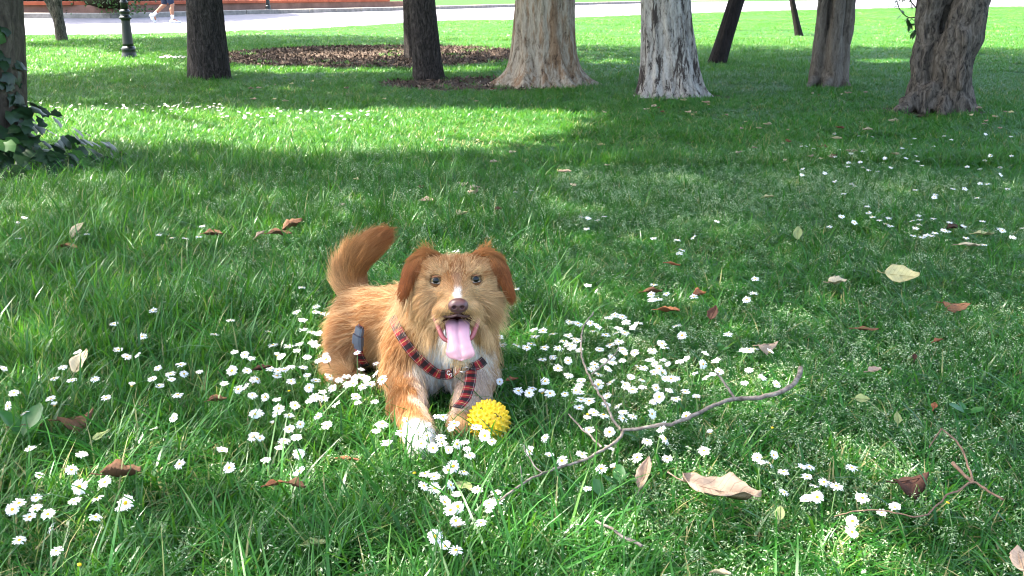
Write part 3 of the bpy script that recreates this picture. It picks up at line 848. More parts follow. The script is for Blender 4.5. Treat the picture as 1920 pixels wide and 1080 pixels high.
CH = np.array([-0.132, 1.86, 0.110]); HIP = np.array([-0.305, 2.04, 0.086])
dog_prims = [
    ell(CH, (0.080, 0.100, 0.092), None, 0.04, 'chest'),
    cone(CH + np.array([-.01, .03, .0]), CH * .5 + HIP * .5, 0.082, 0.074, 0.04, 'body'),
    cone(CH * .5 + HIP * .5, HIP, 0.074, 0.068, 0.04, 'body'),
    ell((-0.330, 1.985, 0.062), (0.044, 0.082, 0.060), None, 0.03, 'haunch'),
    ell((-0.262, 2.06, 0.06), (0.045, 0.08, 0.058), None, 0.03, 'haunch'),
    cone((-0.350, 1.93, 0.03), (-0.332, 1.87, 0.022), 0.026, 0.022, 0.02, 'haunch'),
    ell((-0.194, 1.815, 0.092), (0.044, 0.066, 0.080), None, 0.035, 'shoulder'),
    ell((-0.072, 1.825, 0.092), (0.036, 0.066, 0.080), None, 0.035, 'shoulder'),
    cone((-0.198, 1.80, 0.055), (-0.190, 1.70, 0.042), 0.038, 0.029, 0.03, 'leg'),
    cone((-0.190, 1.70, 0.042), (-0.163, 1.60, 0.032), 0.029, 0.024, 0.02, 'leg'),
    ell((-0.153, 1.575, 0.026), (0.025, 0.034, 0.023), None, 0.015, 'paw'),
    ell((-0.166, 1.552, 0.020), (0.009, 0.015, 0.015), None, 0.006, 'paw'), ell((-0.151, 1.545, 0.020), (0.009, 0.016, 0.016), None, 0.006, 'paw'), ell((-0.137, 1.553, 0.020), (0.009, 0.015, 0.015), None, 0.006, 'paw'),
    cone((-0.072, 1.80, 0.055), (-0.072, 1.72, 0.043), 0.036, 0.028, 0.03, 'leg'),
    cone((-0.072, 1.72, 0.043), (-0.084, 1.655, 0.030), 0.028, 0.024, 0.02, 'leg'),
    ell((-0.086, 1.635, 0.026), (0.025, 0.034, 0.023), None, 0.015, 'paw'),
    cone(hw(0, -.045, -.055), CH + np.array([0.008, -.0, .05]), 0.054, 0.068, 0.04, 'neck'),
    # head
    he((0, -.004, -.012), (.062, .044, .058)), he((-.048, -.002, .004), (.022, .034, .034), .02), he((.048, -.002, .004), (.022, .034, .034), .02), he((-.026, .010, .022), (.027, .022, .022)), he((.026, .010, .022), (.027, .022, .022)),
    he((-.040, -.038, .0), (.029, .038, .040), .02, 'cheek'), he((.040, -.038, .0), (.029, .038, .040), .02, 'cheek'),
    hc((0, -.018, .030), (0.001, -.040, .080), .033, .0205, .02, 'muzzle'),
    he((-.018, -.049, .064), (.019, .0135, .026), .01, 'muzzle'), he((.020, -.049, .064), (.019, .0135, .026), .01, 'muzzle'),
    hc((0, -.065, .0), (0, -.107, .050), .036, .0175, .015, 'chin'),
    he((0, -.062, .050), (.041, .013, .042), .006, 'mouth', 'd'), he((0, -.078, .058), (.029, .023, .032), .006, 'mouth', 'd'),
    he(EYE[0], (.0105, .0095, .012), .008, 'eye', 'd'), he(EYE[1], (.0105, .0095, .012), .008, 'eye', 'd'),
]
# ears: flaps folded forward and hanging
def ear(pts, wdir, ws, t):
    out = []
    pts = [np.array(p) for p in pts]
    for i in range(len(pts) - 1):
        a, b = pts[i], pts[i + 1]
        d = nrm(b - a); w = np.array(wdir, float); w = nrm(w - d * (w @ d)); n = np.cross(d, w)
        M = np.stack([d, w, n])
        out.append(he(tuple((a + b) / 2), (np.linalg.norm(b - a) * 0.72, ws[i], .0065), .008, t, 'u', M))
    return out
dog_prims += ear([(-.030, .032, -.020), (-.050, .045, -.006), (-.068, .036, .004), (-.081, .012, .010), (-.089, -.012, .013), (-.093, -.027, .014)], (0.60, 0.1, 0.78), (.022, .022, .021, .0165, .011), 'ear')
dog_prims += ear([(.028, .032, -.020), (.048, .045, -.006), (.067, .037, .004), (.079, .013, .010), (.087, -.012, .013), (.093, -.030, .014)], (-0.60, 0.1, 0.78), (.022, .022, .021, .0165, .011), 'ear')
TAIL = spline([W(672, 562, 2.08), W(659, 530, 2.10), W(666, 494, 2.10), W(692, 462, 2.10), W(722, 438, 2.10)], 9)
tr_ = [.026, .022, .019, .017, .016, .015, .013, .010, .007]
for i in range(8):
    dog_prims.append(cone(TAIL[i], TAIL[i + 1], tr_[i], tr_[i + 1], 0.02, 'tail'))
DV, DQ = solid(dog_prims, 0.0032)
for _ in range(2):                                          # even out the lattice
    acc = np.zeros_like(DV); cn = np.zeros(len(DV))
    for a, b in ((0, 1), (1, 2), (2, 3), (3, 0)):
        np.add.at(acc, DQ[:, a], DV[DQ[:, b]]); np.add.at(acc, DQ[:, b], DV[DQ[:, a]])
        np.add.at(cn, DQ[:, a], 1); np.add.at(cn, DQ[:, b], 1)
    DV = 0.55 * DV + 0.45 * acc / cn[:, None]
DN = vnormals(DV, DQ)
TAGS = ['chest', 'body', 'haunch', 'shoulder', 'leg', 'paw', 'neck', 'head', 'cheek', 'muzzle', 'chin', 'ear', 'tail']
def dog_tags(P):
    best = np.full(len(P), 9.0); t = np.zeros(len(P), int)
    P = P.astype(np.float32)
    for p in dog_prims:
        if p['op'] != 'u': continue
        d = p['f'](P)
        s = d < best
        best[s] = d[s]; t[s] = TAGS.index(p['tag'])
    return t
def mouth_d(P):
    P = P.astype(np.float32)
    return np.min([p['f'](P) for p in dog_prims if p['tag'] == 'mouth'], axis=0)
def eye_d(P):
    L = hl(P)
    return np.min([np.linalg.norm(L - np.array(e), axis=1) for e in EYE], axis=0)
def sstep(a, b, x):
    t = np.clip((x - a) / (b - a), 0, 1)
    return t * t * (3 - 2 * t)
TAN, CREAM, RUST, WHITE, GOLD = [np.array(c) for c in ((.37, .163, .050), (.70, .475, .245), (.21, .066, .015), (.88, .85, .79), (.46, .235, .085))]
def mixc(a, b, t):
    return a + (b - a) * t[:, None]
def dog_col(P, T, rng=None):
    n = len(P)
    L = hl(P)
    C = np.repeat(TAN[None], n, 0)
    big = vnoise(P * 18, 3)
    C = mixc(C, GOLD, sstep(-.3, .6, big))
    isT = lambda *k: np.isin(T, [TAGS.index(x) for x in k])
    # body paler low on the sides
    C = mixc(C, CREAM, np.where(isT('body', 'haunch', 'shoulder', 'chest'), 0.08 + 0.25 * sstep(.13, .03, P[:, 2]), 0))
    # head
    hd = isT('head', 'muzzle', 'cheek', 'chin')
    r, u, f = L[:, 0], L[:, 1], L[:, 2]
    cr = np.zeros(n)
    cr = np.maximum(cr, 0.60 * sstep(.072, .040, np.hypot(np.abs(r) - .052, u + .052)))          # cheeks
    cr = np.maximum(cr, 0.55 * sstep(.016, .005, np.hypot((np.abs(r) - .031) * .7, u - .018)))   # brows
    cr = np.maximum(cr, 0.65 * sstep(-.05, -.085, u))                                             # chin
    cr = np.maximum(cr, 0.5 * sstep(.020, .008, np.hypot(np.abs(r) - .024, (u + .030) * .8)))     # beside the nose bridge
    C = mixc(C, CREAM, np.where(hd, cr, 0))
    bl = sstep(.0095, .003, np.abs(r - .001) + .004 * vnoise(P * 160, 8)) * sstep(-.034, -.026, u) * sstep(.038, .0, u) * sstep(.0, .03, f)
    C = mixc(C, WHITE, np.where(hd, bl * (0.10 + .75 * sstep(-.008, -.020, u)), 0))
    # ears and tail
    C = np.where(isT('ear')[:, None], mixc(np.repeat(RUST[None] * 1.35, n, 0), TAN, sstep(.012, .05, u) * .8), C)
    C = np.where(isT('ear')[:, None] & (f < .008)[:, None] & (u < .02)[:, None], C * 0.75, C)
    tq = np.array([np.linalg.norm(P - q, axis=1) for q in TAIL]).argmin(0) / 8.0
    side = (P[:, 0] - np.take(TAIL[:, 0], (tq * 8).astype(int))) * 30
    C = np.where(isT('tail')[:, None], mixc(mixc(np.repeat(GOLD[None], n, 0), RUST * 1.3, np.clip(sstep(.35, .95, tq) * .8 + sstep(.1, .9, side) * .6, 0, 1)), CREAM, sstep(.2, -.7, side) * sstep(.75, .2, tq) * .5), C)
    # white bib
    q, dep = to_pix(P)
    jit = 14 * vnoise(P * 45, 5)
    e1 = np.hypot((q[:, 0] - 848) / 80, (q[:, 1] - 702) / 92) + jit / 60
    fr = sstep(1.92, 1.86, P[:, 1])
    C = mixc(C, WHITE, np.where(isT('chest', 'neck', 'shoulder', 'leg', 'body') | (isT('chin', 'cheek') & (L[:, 1] < -.085)), sstep(1.08, .88, e1) * fr * np.where(isT('leg'), .4, 1), 0))
    # white forepaw
    C = mixc(C, WHITE, np.where(isT('paw', 'leg'), sstep(1.612, 1.588, P[:, 1] + jit * .0006) * (P[:, 0] < -.11), 0))
    C = mixc(C, CREAM, np.where(isT('paw') & (P[:, 0] > -.11), .5, 0))
    return C
DT = dog_tags(DV)
SKIN = dog_col(DV, DT) * 0.62
md, ed = mouth_d(DV), eye_d(DV)
SKIN = mixc(SKIN, np.array((.085, .018, .018)), sstep(.0035, .001, md))
SKIN = mixc(SKIN, np.array((.045, .020, .015)), sstep(.0132, .0116, ed))
dog = empty('dog', DB, 'tan scruffy dog lying in the grass with its tongue out', 'dog')
m = NT('dog_skin')
m.base(m.attr('col').outputs[0], 0.75, 0.2)
body_me = mesh('body', DV - DB, DQ, m.m, True, {'col': SKIN})
link('body', body_me, dog)
DBVH = BVHTree.FromPolygons([tuple(v) for v in DV], [tuple(int(i) for i in q) for q in DQ])
EYEPOS = Vector((0, 0, CAM_H))
def dog_hit(px, py):
    loc, no, idx, dist = DBVH.ray_cast(EYEPOS, ray(px, py).normalized())
    return loc, no, dist

# --- harness first: the fur lies flat under its straps
M_TARTAN = NT('tartan_webbing')
m = M_TARTAN
uvn = m.n('ShaderNodeUVMap')
sx = m.n('ShaderNodeSeparateXYZ', Vector=uvn.outputs[0])
U_, V_ = sx.outputs[0], sx.outputs[1]
def band(x, per, lo, hi, ph=0.0):
    fr = m.math('FRACT', m.math('ADD', m.math('DIVIDE', x, per), ph))
    return m.math('MULTIPLY', m.math('GREATER_THAN', fr, lo), m.math('LESS_THAN', fr, hi))
c = m.mix(band(U_, 0.022, 0.0, 0.42), (0.22, 0.008, 0.012), (0.022, 0.006, 0.007))
c = m.mix(band(V_, 1.0, 0.55, 0.86), c, m.mix(band(U_, 0.022, 0.0, 0.42), (0.11, 0.008, 0.01), (0.010, 0.006, 0.007)))
c = m.mix(band(U_, 0.022, 0.67, 0.705), c, (0.50, 0.36, 0.12))
st = m.math('MULTIPLY', m.math('ADD', band(V_, 1.0, 0.11, 0.145), band(V_, 1.0, 0.86, 0.89)), band(U_, 0.0024, 0.0, 0.6))
c = m.mix(m.math('MULTIPLY', st, .55), c, (0.62, 0.56, 0.52))
m.base(c, 0.7, 0.3)
M_BLACKPL = plain('grey_plastic', (0.075, 0.085, 0.11), 0.35, 0.5, 0.1)
M_STEEL = NT('steel_ring').base((0.55, 0.56, 0.58), 0.3)
M_STEEL.b.inputs['Metallic'].default_value = 1.0
harness = empty('dog_harness', DB, 'red and black tartan harness worn by the tan dog', 'harness')
STRAPS = []
def strap(pix, width, lift, n=40, thick=0.0016):
    P, N = [], []
    for px, py in pix:
        loc, no, d = dog_hit(px, py)
        if loc is None:
            continue
        P.append(np.array(loc)); N.append(np.array(no))
    N = np.array(N)
    for _ in range(2): N[1:-1] = nrm(N[:-2] + N[1:-1] * 2 + N[2:])
    P = spline(P, n); N = nrm(spline(N, n))
    P = P + N * lift
    T = nrm(np.gradient(P, axis=0)); B = nrm(np.cross(N, T))
    STRAPS.append((P - N * lift, width))
    w = width / 2
    s = np.concatenate([[0], np.cumsum(np.linalg.norm(np.diff(P, axis=0), axis=1))])
    rows = []
    uv = []
    for (b, t, vv) in ((-w, 0, 0.0), (-w, thick, 0.02), (-w * .5, thick * 1.5, .25), (0, thick * 1.7, .5), (w * .5, thick * 1.5, .75), (w, thick, .98), (w, 0, 1.0), (0, -thick * .3, .5)):
        rows.append(P + B * b + N * t); uv.append(np.stack([s, np.full(n, vv)], -1))
    k = len(rows)
    V = np.stack(rows, 1).reshape(-1, 3); UV = np.stack(uv, 1).reshape(-1, 2)
    i = np.arange(n - 1)[:, None] * k; j = np.arange(k)[None, :]; j2 = (j + 1) % k
    Q = np.stack([i + j, i + j2, i + k + j2, i + k + j], -1).reshape(-1, 4)
    return mesh('strap', V - DB, [Q, np.array([np.arange(k)[::-1], np.arange(k) + (n - 1) * k])], M_TARTAN.m, True, None, UV), P, N, B, T
me, CP_, CN_, CB_, CT_ = strap([(750, 606), (757, 630), (771, 655), (795, 677), (822, 692), (850, 702), (874, 708)], 0.0185, 0.020)
link('collar_strap', me, harness)
me, *_ = strap([(898, 674), (894, 685), (890, 695), (884, 703)], 0.017, 0.020, 20)
link('collar_strap', me, harness)
me, VP_, VN_, VB_, VT_ = strap([(884, 706), (883, 722), (879, 742), (873, 762), (862, 778)], 0.020, 0.016, 30)
link('chest_strap', me, harness)
me, SP_, SN_, SB_, ST_ = strap([(695, 612), (690, 630), (686, 650), (686, 668), (691, 688), (703, 714), (717, 740)], 0.019, 0.022, 40)
link('girth_strap', me, harness)
# buckle on the girth strap
bk = Bag()
for i0, i1, wv, tv in ((2, 9, .0115, .007), (10, 18, .0135, .009), (19, 22, .010, .006)):
    P = SP_[i0:i1 + 1]; k = len(P)
    sec = [(-wv, -.001), (-wv, tv * .7), (-wv * .6, tv), (wv * .6, tv), (wv, tv * .7), (wv, -.001)]
    V = np.concatenate([[P[q] + SB_[i0 + q] * b + SN_[i0 + q] * t for (b, t) in sec] for q in range(k)]) - DB
    i = np.arange(k - 1)[:, None] * 6; j = np.arange(6)[None, :]; j2 = (j + 1) % 6
    bk.add(V, [np.stack([i + j, i + j2, i + 6 + j2, i + 6 + j], -1).reshape(-1, 4), np.array([np.arange(6)[::-1], np.arange(6) + (k - 1) * 6])])
link('buckle', bk.mesh('buckle', M_BLACKPL, False), harness)
# rings joining the straps
def ring(c, n_, r, rr_, mat):
    n_ = np.array(n_); a = nrm(np.cross(n_, [0.3, 0.2, 0.9])); b = np.cross(n_, a)
    th = np.linspace(0, 2 * np.pi, 25)
    V, F = tube([c + r * (a * math.cos(t) + b * math.sin(t)) for t in th], np.full(25, rr_), 6)
    return mesh('ring', V - DB, F, mat)
link('ring', ring(CP_[-1] + CN_[-1] * .004 + np.array([.006, 0, -.004]), nrm(CN_[-1] + np.array([.2, 0, .4])), .009, .0016, M_STEEL.m), harness)
# white curly mark printed near the end of the collar strap
mk = Bag()
M_MARK = NT('white_print').base((0.85, 0.84, 0.82), 0.6).m
def on_strap(i, v):
    i = min(max(i, 0), len(CP_) - 1.001); a = int(i); f = i - a
    return (CP_[a] * (1 - f) + CP_[a + 1] * f) + CB_[a] * (v * .0092) + CN_[a] * .0030
def stroke(pts, r=.0006):
    V, F = tube([on_strap(i, v) for i, v in pts], np.full(len(pts), r), 5); mk.add(V - DB, F)
o_ = 33.0
th = np.linspace(0.4, 5.6, 14)
stroke([(o_ + .9 * math.cos(t), .25 + .38 * math.sin(t)) for t in th])
stroke([(o_ + 1.0 + .6 * math.cos(t), -.35 + .32 * math.sin(t)) for t in np.linspace(-2, 3.4, 12)])
for k in range(5): stroke([(o_ + 3.2, -.6 + k * .28), (o_ + 3.9, -.52 + k * .28)])
link('print', mk.mesh('print', M_MARK), harness)

# --- fur
def dog_fur(n, rng):
    tri = np.concatenate([DQ[:, [0, 1, 2]], DQ[:, [0, 2, 3]]])
    A, B, C = DV[tri[:, 0]], DV[tri[:, 1]], DV[tri[:, 2]]
    ar = 0.5 * np.linalg.norm(np.cross(B - A, C - A), axis=1)
    cen = (A + B + C) / 3
    ct = DT[tri[:, 0]]
    wt = np.ones(len(tri))
    for k, w in (('head', 2.4), ('cheek', 2.2), ('muzzle', 2.6), ('chin', 2.0), ('ear', 2.4), ('tail', 1.8), ('neck', 1.4), ('chest', 1.3)):
        wt[ct == TAGS.index(k)] = w
    toc = nrm(np.array([0, 0, CAM_H]) - cen)
    nn = DN[tri[:, 0]]
    wt *= np.where((nn * toc).sum(1) < -0.35, 0.25, 1.0)
    pr = ar * wt; pr /= pr.sum()
    i = rng.choice(len(tri), n, p=pr)
    u, v = rng.random(n), rng.random(n)
    s = u + v > 1; u[s], v[s] = 1 - u[s], 1 - v[s]
    P = A[i] + (B - A)[i] * u[:, None] + (C - A)[i] * v[:, None]
    N = nrm(DN[tri[i, 0]] * (1 - u - v)[:, None] + DN[tri[i, 1]] * u[:, None] + DN[tri[i, 2]] * v[:, None])
    T = dog_tags(P)
    keep = (mouth_d(P) > .0030) & (eye_d(P) > .0117)
    L = hl(P)
    keep &= np.linalg.norm((L - np.array(NOSE)) / np.array([.0165, .0145, .016]), axis=1) > 1.0
    P, N, T, L = P[keep], N[keep], T[keep], L[keep]
    n = len(P)
    isT = lambda *k: np.isin(T, [TAGS.index(x) for x in k])
    hd = isT('head', 'muzzle', 'cheek', 'chin')
    # flow
    D = np.zeros((n, 3))
    tohip = nrm(HIP - CH)
    D[:] = tohip * 0.8 + np.array([0, 0, -0.55])
    sidec = np.sign(P[:, 0] - (CH[0] + (HIP[0] - CH[0]) * np.clip((P[:, 1] - CH[1]) / (HIP[1] - CH[1]), 0, 1)))
    D[:, 0] += 0.15 * sidec
    D = np.where(isT('chest', 'neck')[:, None], np.array([0.0, -0.15, -1.0]) + 0.25 * np.stack([sidec, 0 * sidec, 0 * sidec], -1), D)
    D = np.where(isT('shoulder')[:, None], np.array([-.12, 0.25, -1.0]), D)
    D = np.where(isT('leg', 'paw')[:, None], np.array([0.10, -0.85, -0.55]), D)
    Hd = L - np.array([0.001, -.035, .100])
    away = nrm(Hd) @ HM
    down = -HM[1]
    D = np.where(hd[:, None], away + down * (0.05 + 0.65 * sstep(.0, -.05, L[:, 1]))[:, None] + 0.25 * (np.sign(L[:, 0]) * sstep(.015, .04, np.abs(L[:, 0])))[:, None] * HM[0], D)
    D = np.where(isT('chin')[:, None], down - 0.35 * HM[2] + .35 * np.sign(L[:, 0])[:, None] * HM[0], D)
    earD = np.where((L[:, 1] > .038)[:, None], np.sign(L[:, 0])[:, None] * HM[0] * 1.0 + .45 * HM[1] + .3 * HM[2], np.sign(L[:, 0])[:, None] * HM[0] * 0.25 - HM[1])
    D = np.where(isT('ear')[:, None], earD, D)
    ti = np.array([np.linalg.norm(P - q, axis=1) for q in TAIL]).argmin(0)
    tt = nrm(np.gradient(TAIL, axis=0))[ti]
    D = np.where(isT('tail')[:, None], tt, D)
    D = D + 0.28 * np.stack([vnoise(P * 28, 20 + k) for k in range(3)], -1) * np.where(isT('ear', 'muzzle'), .35, 1.0)[:, None]
    D = D - N * (D * N).sum(1, keepdims=True)
    D = nrm(D)
    # length
    LN = np.full(n, .030)
    LN[isT('body', 'haunch')] = .026; LN[isT('shoulder')] = .022; LN[isT('chest', 'neck')] = .026
    LN[isT('leg')] = .014; LN[isT('paw')] = .008; LN[isT('ear')] = .0125; LN[isT('chin')] = .018
    LN[isT('tail')] = (.020 + .026 * np.sin(np.clip(ti / 8.0, 0, 1) ** .8 * math.pi) - .006 * (ti / 8.0) ** 3)[isT('tail')]
    nd = np.linalg.norm(L - np.array(NOSE), axis=1)
    head_len = .0050 + .009 * sstep(.025, .08, nd) + .014 * sstep(.04, .09, np.abs(L[:, 0]) + np.maximum(0, -L[:, 1] - .02) * 1.0) * sstep(.03, -.02, L[:, 1])
    LN = np.where(isT('head', 'muzzle', 'cheek'), head_len, LN)
    LN = np.where(hd, LN * (0.35 + .65 * sstep(.014, .034, eye_d(P))), LN)
    LN = np.where(isT('head') & (np.abs(L[:, 0]) > .050), LN * .55, LN)
    LN = np.where(isT('muzzle'), LN * np.where(L[:, 1] < -.05, 1.4, 1), LN)
    LN *= np.exp(rng.normal(0, .22, n))
    wild = rng.random(n) < 0.05
    LN = np.where(wild & ~isT('ear', 'muzzle'), LN * 1.5, LN)
    # straps press the fur
    for SP, w in STRAPS:
        d = np.array([np.linalg.norm(P - p, axis=1) for p in SP[::2]]).min(0)
        LN = np.where(d < w * .62, np.minimum(LN, .006), LN)
    lift = np.where(isT('tail'), .55, np.where(isT('ear', 'muzzle', 'leg', 'paw'), .22, .38)) + rng.normal(0, .13, n) + wild * .35
    lift = np.where(isT('tail'), .62 * (1 - .65 * (ti / 8.0) ** 2) + rng.normal(0, .13, n), lift)
    K = 7
    s = np.linspace(0, 1, K)[None, :, None]
    d0 = D * np.cos(lift)[:, None] + N * np.sin(lift)[:, None]
    B = np.cross(N, D)
    bend = (D * 0.35 - N * (0.22)) + np.array([0, 0, -.16]) + B * rng.normal(0, .20, n)[:, None]
    amp = np.where(isT('ear', 'tail', 'muzzle', 'paw'), .02, .075)[:, None, None] * rng.uniform(.3, 1.4, (n, 1, 1))
    ph = rng.uniform(0, 6.28, (n, 1, 1)); fq = rng.uniform(.7, 1.5, (n, 1, 1))
    S = P[:, None, :] + LN[:, None, None] * (s * d0[:, None, :] + s * s * bend[:, None, :] + amp * (np.sin(6.28 * fq * s + ph) - np.sin(ph)) * B[:, None, :] * s + amp * .6 * (np.cos(6.28 * fq * s + ph) - np.cos(ph)) * N[:, None, :] * s)
    # locks
    m_ = max(50, n // 30)
    cidx = rng.choice(n, m_, replace=False)
    kd = KDTree(m_)
    for q, ci in enumerate(cidx): kd.insert(P[ci], q)
    kd.balance()
    own = np.array([kd.find(p)[1] for p in P])
    cc = cidx[own]
    same = (T[cc] == T)
    cl = np.where(isT('ear', 'muzzle', 'paw'), .25, .55) * rng.uniform(.3, 1.1, n) * same
    target = S[cc] + (P - P[cc])[:, None, :] * (1 - .75 * s)
    S = S + (target - S) * (cl[:, None, None] * s ** 1.3)
    S[:, :, 2] = np.maximum(S[:, :, 2], 0.004)
    COLR = dog_col(P, T) * np.exp(rng.normal(0, .20, (n, 1)))
    lock = _hash(own, own * 3, own * 7, 5)
    COLR = mixc(COLR, CREAM, np.where(isT('body', 'haunch', 'shoulder', 'cheek', 'head', 'chin'), .62 * sstep(.5, 1.0, lock), 0))
    COLR = mixc(COLR, RUST, np.where(isT('body', 'haunch', 'shoulder', 'head', 'cheek', 'tail'), .30 * sstep(.35, .0, lock), 0))
    COLR = mixc(COLR, CREAM, np.where(wild & ~isT('ear', 'tail'), .65, 0))
    RADI = np.where(isT('ear', 'muzzle', 'head'), .00026, .00034) * rng.uniform(.7, 1.3, n)
    return S, COLR, RADI
def extra_strands(rng):
    """long pale wisps at the ear tips, cheeks and chin"""
    S, C, Rr = [], [], []
    def put(root, d, ln, curl, col, k):
        for _ in range(k):
            r0 = np.array(root) + rng.normal(0, .006, 3); dd = nrm(np.array(d) + rng.normal(0, .22, 3)); l_ = ln * rng.uniform(.7, 1.25)
            cv = np.array([curl * rng.uniform(.4, 1.4), -.35, .0]) + rng.normal(0, .1, 3)
            s = np.linspace(0, 1, 7)[:, None]
            L = r0 + l_ * (s * dd + s * s * cv * .6)
            S.append(HC + L @ HM); C.append(col * rng.uniform(.85, 1.1)); Rr.append(.00030)
    put((-.092, -.030, .012), (-.25, -1, 0), .045, -.5, CREAM * .95, 90)
    put((-.085, -.015, .0), (-.3, -1, 0), .050, -.3, CREAM * .95, 60)
    put((.085, -.005, .0), (.2, -1, 0), .035, .3, CREAM, 40)
    for sg in (-1, 1):
        put((sg * .060, -.055, .0), (sg * .65, -.9, .15), .033, sg * .2, CREAM, 150)
        put((sg * .064, -.030, .005), (sg * .7, -.8, .1), .027, sg * .2, CREAM * .9, 100)
        put((sg * .045, -.085, .02), (sg * .45, -1, .25), .034, -sg * .2, CREAM, 150)
        put((sg * .022, -.058, .074), (sg * .8, -.55, .3), .022, sg * .3, CREAM, 40)
        put((sg * .030, .016, .042), (sg * .35, .5, .6), .010, sg * .3, CREAM, 60)
        put((sg * .050, .050, -.01), (sg * .3, .9, .35), .014, sg * .3, TAN * 1.2, 90)
    put((0, -.118, .045), (0, -1, -.1), .030, .1, CREAM * 1.05, 160)
    put((0.0, .012, .05), (0.1, .8, .6), .012, .1, CREAM, 40)
    return np.array(S), np.array(C), np.array(Rr)
frng = np.random.default_rng(42)
S1, C1, R1 = dog_fur(125000, frng)
S2, C2, R2 = extra_strands(frng)
S_ = np.concatenate([S1, S2]); C_ = np.concatenate([C1, C2]); R_ = np.concatenate([R1, R2])
hc_ = bpy.data.hair_curves.new('fur')
ns, K = S_.shape[:2]
hc_.add_curves([K] * ns)
hc_.attributes['position'].data.foreach_set('vector', (S_ - DB).astype(np.float32).ravel())
ra = hc_.attributes.get('radius') or hc_.attributes.new('radius', 'FLOAT', 'POINT')
taper = np.linspace(1.0, .25, K)[None, :] * R_[:, None]
ra.data.foreach_set('value', taper.astype(np.float32).ravel())
ca = hc_.attributes.new('fcol', 'FLOAT_COLOR', 'CURVE')
ca.data.foreach_set('color', np.concatenate([np.clip(C_, 0, .9), np.ones((ns, 1))], 1).astype(np.float32).ravel())
m = NT('dog_fur')
ac = m.attr('fcol').outputs[0]
m.base(ac, 0.55, 0.35)
m.translucent(ac, 0.35)
hc_.materials.append(m.m)
fur = link('fur', hc_, dog)

# --- nose
def head_mesh(name, V, F, mat, parent=None, smooth=True, attrs=None):
    return link(name, mesh(name, HC + V @ HM - DB, F, mat, smooth, attrs), parent or dog)
V, Q = solid([ell(NOSE, (.0155, .0115, .013), None, .006), ell((NOSE[0] - .007, NOSE[1] - .003, NOSE[2] + .003), (.0085, .0085, .010), None, .006), ell((NOSE[0] + .007, NOSE[1] - .003, NOSE[2] + .003), (.0085, .0085, .010), None, .006),
              cone((NOSE[0], NOSE[1] - .008, NOSE[2] + .004), (NOSE[0], NOSE[1] - .016, NOSE[2] - .002), .004, .004, .004),
              ell((NOSE[0] - .0065, NOSE[1] - .004, NOSE[2] + .0135), (.0034, .0026, .006), None, .002, '', 'd'), ell((NOSE[0] + .0065, NOSE[1] - .004, NOSE[2] + .0135), (.0034, .0026, .006), None, .002, '', 'd'),
              cone((NOSE[0], NOSE[1] - .002, NOSE[2] + .016), (NOSE[0], NOSE[1] - .016, NOSE[2] + .008), .0010, .0010, .002, '', 'd')], 0.0008)
m = NT('nose_leather')
vn = m.n('ShaderNodeTexVoronoi', Vector=m.coords('Object'), Scale=900.0)
m.base(m.mix(m.noise(m.coords('Object'), 120), (.050, .018, .017), (.105, .042, .038)), .38, .5).bump(vn.outputs[0], .35, .0006)
head_mesh('nose', V, Q, m.m)

# --- eyes
M_SCLERA = NT('eye_white').base((.42, .34, .29), .2, .3).m
m = NT('iris'); m.base(m.mix(m.noise(m.coords('Object'), 500), (.085, .060, .028), (.17, .115, .050)), .30, .15); M_IRIS = m.m
M_PUPIL = NT('pupil').base((.004, .004, .004), .10, .28).m
m = NT('eyelid'); m.base(m.attr('col').outputs[0], .7, .25); M_LID = m.m
def cap(c, rad, ang, n=20, k=7):
    a = np.linspace(0, ang, k)[1:]
    th = np.linspace(0, 2 * np.pi, n, endpoint=False)
    V = np.stack([rad * np.sin(a)[:, None] * np.cos(th), rad * np.sin(a)[:, None] * np.sin(th), np.repeat(rad * np.cos(a)[:, None], n, 1)], -1).reshape(-1, 3)
    V = np.concatenate([[(0, 0, rad)], V]) + np.array(c)
    j = np.arange(n); j2 = (j + 1) % n
    T_ = np.stack([np.zeros(n, int), 1 + j, 1 + j2], -1)
    i = (1 + np.arange(k - 2)[:, None] * n)
    return V, [T_, np.stack([i + j, i + n + j, i + n + j2, i + j2], -1).reshape(-1, 4)]
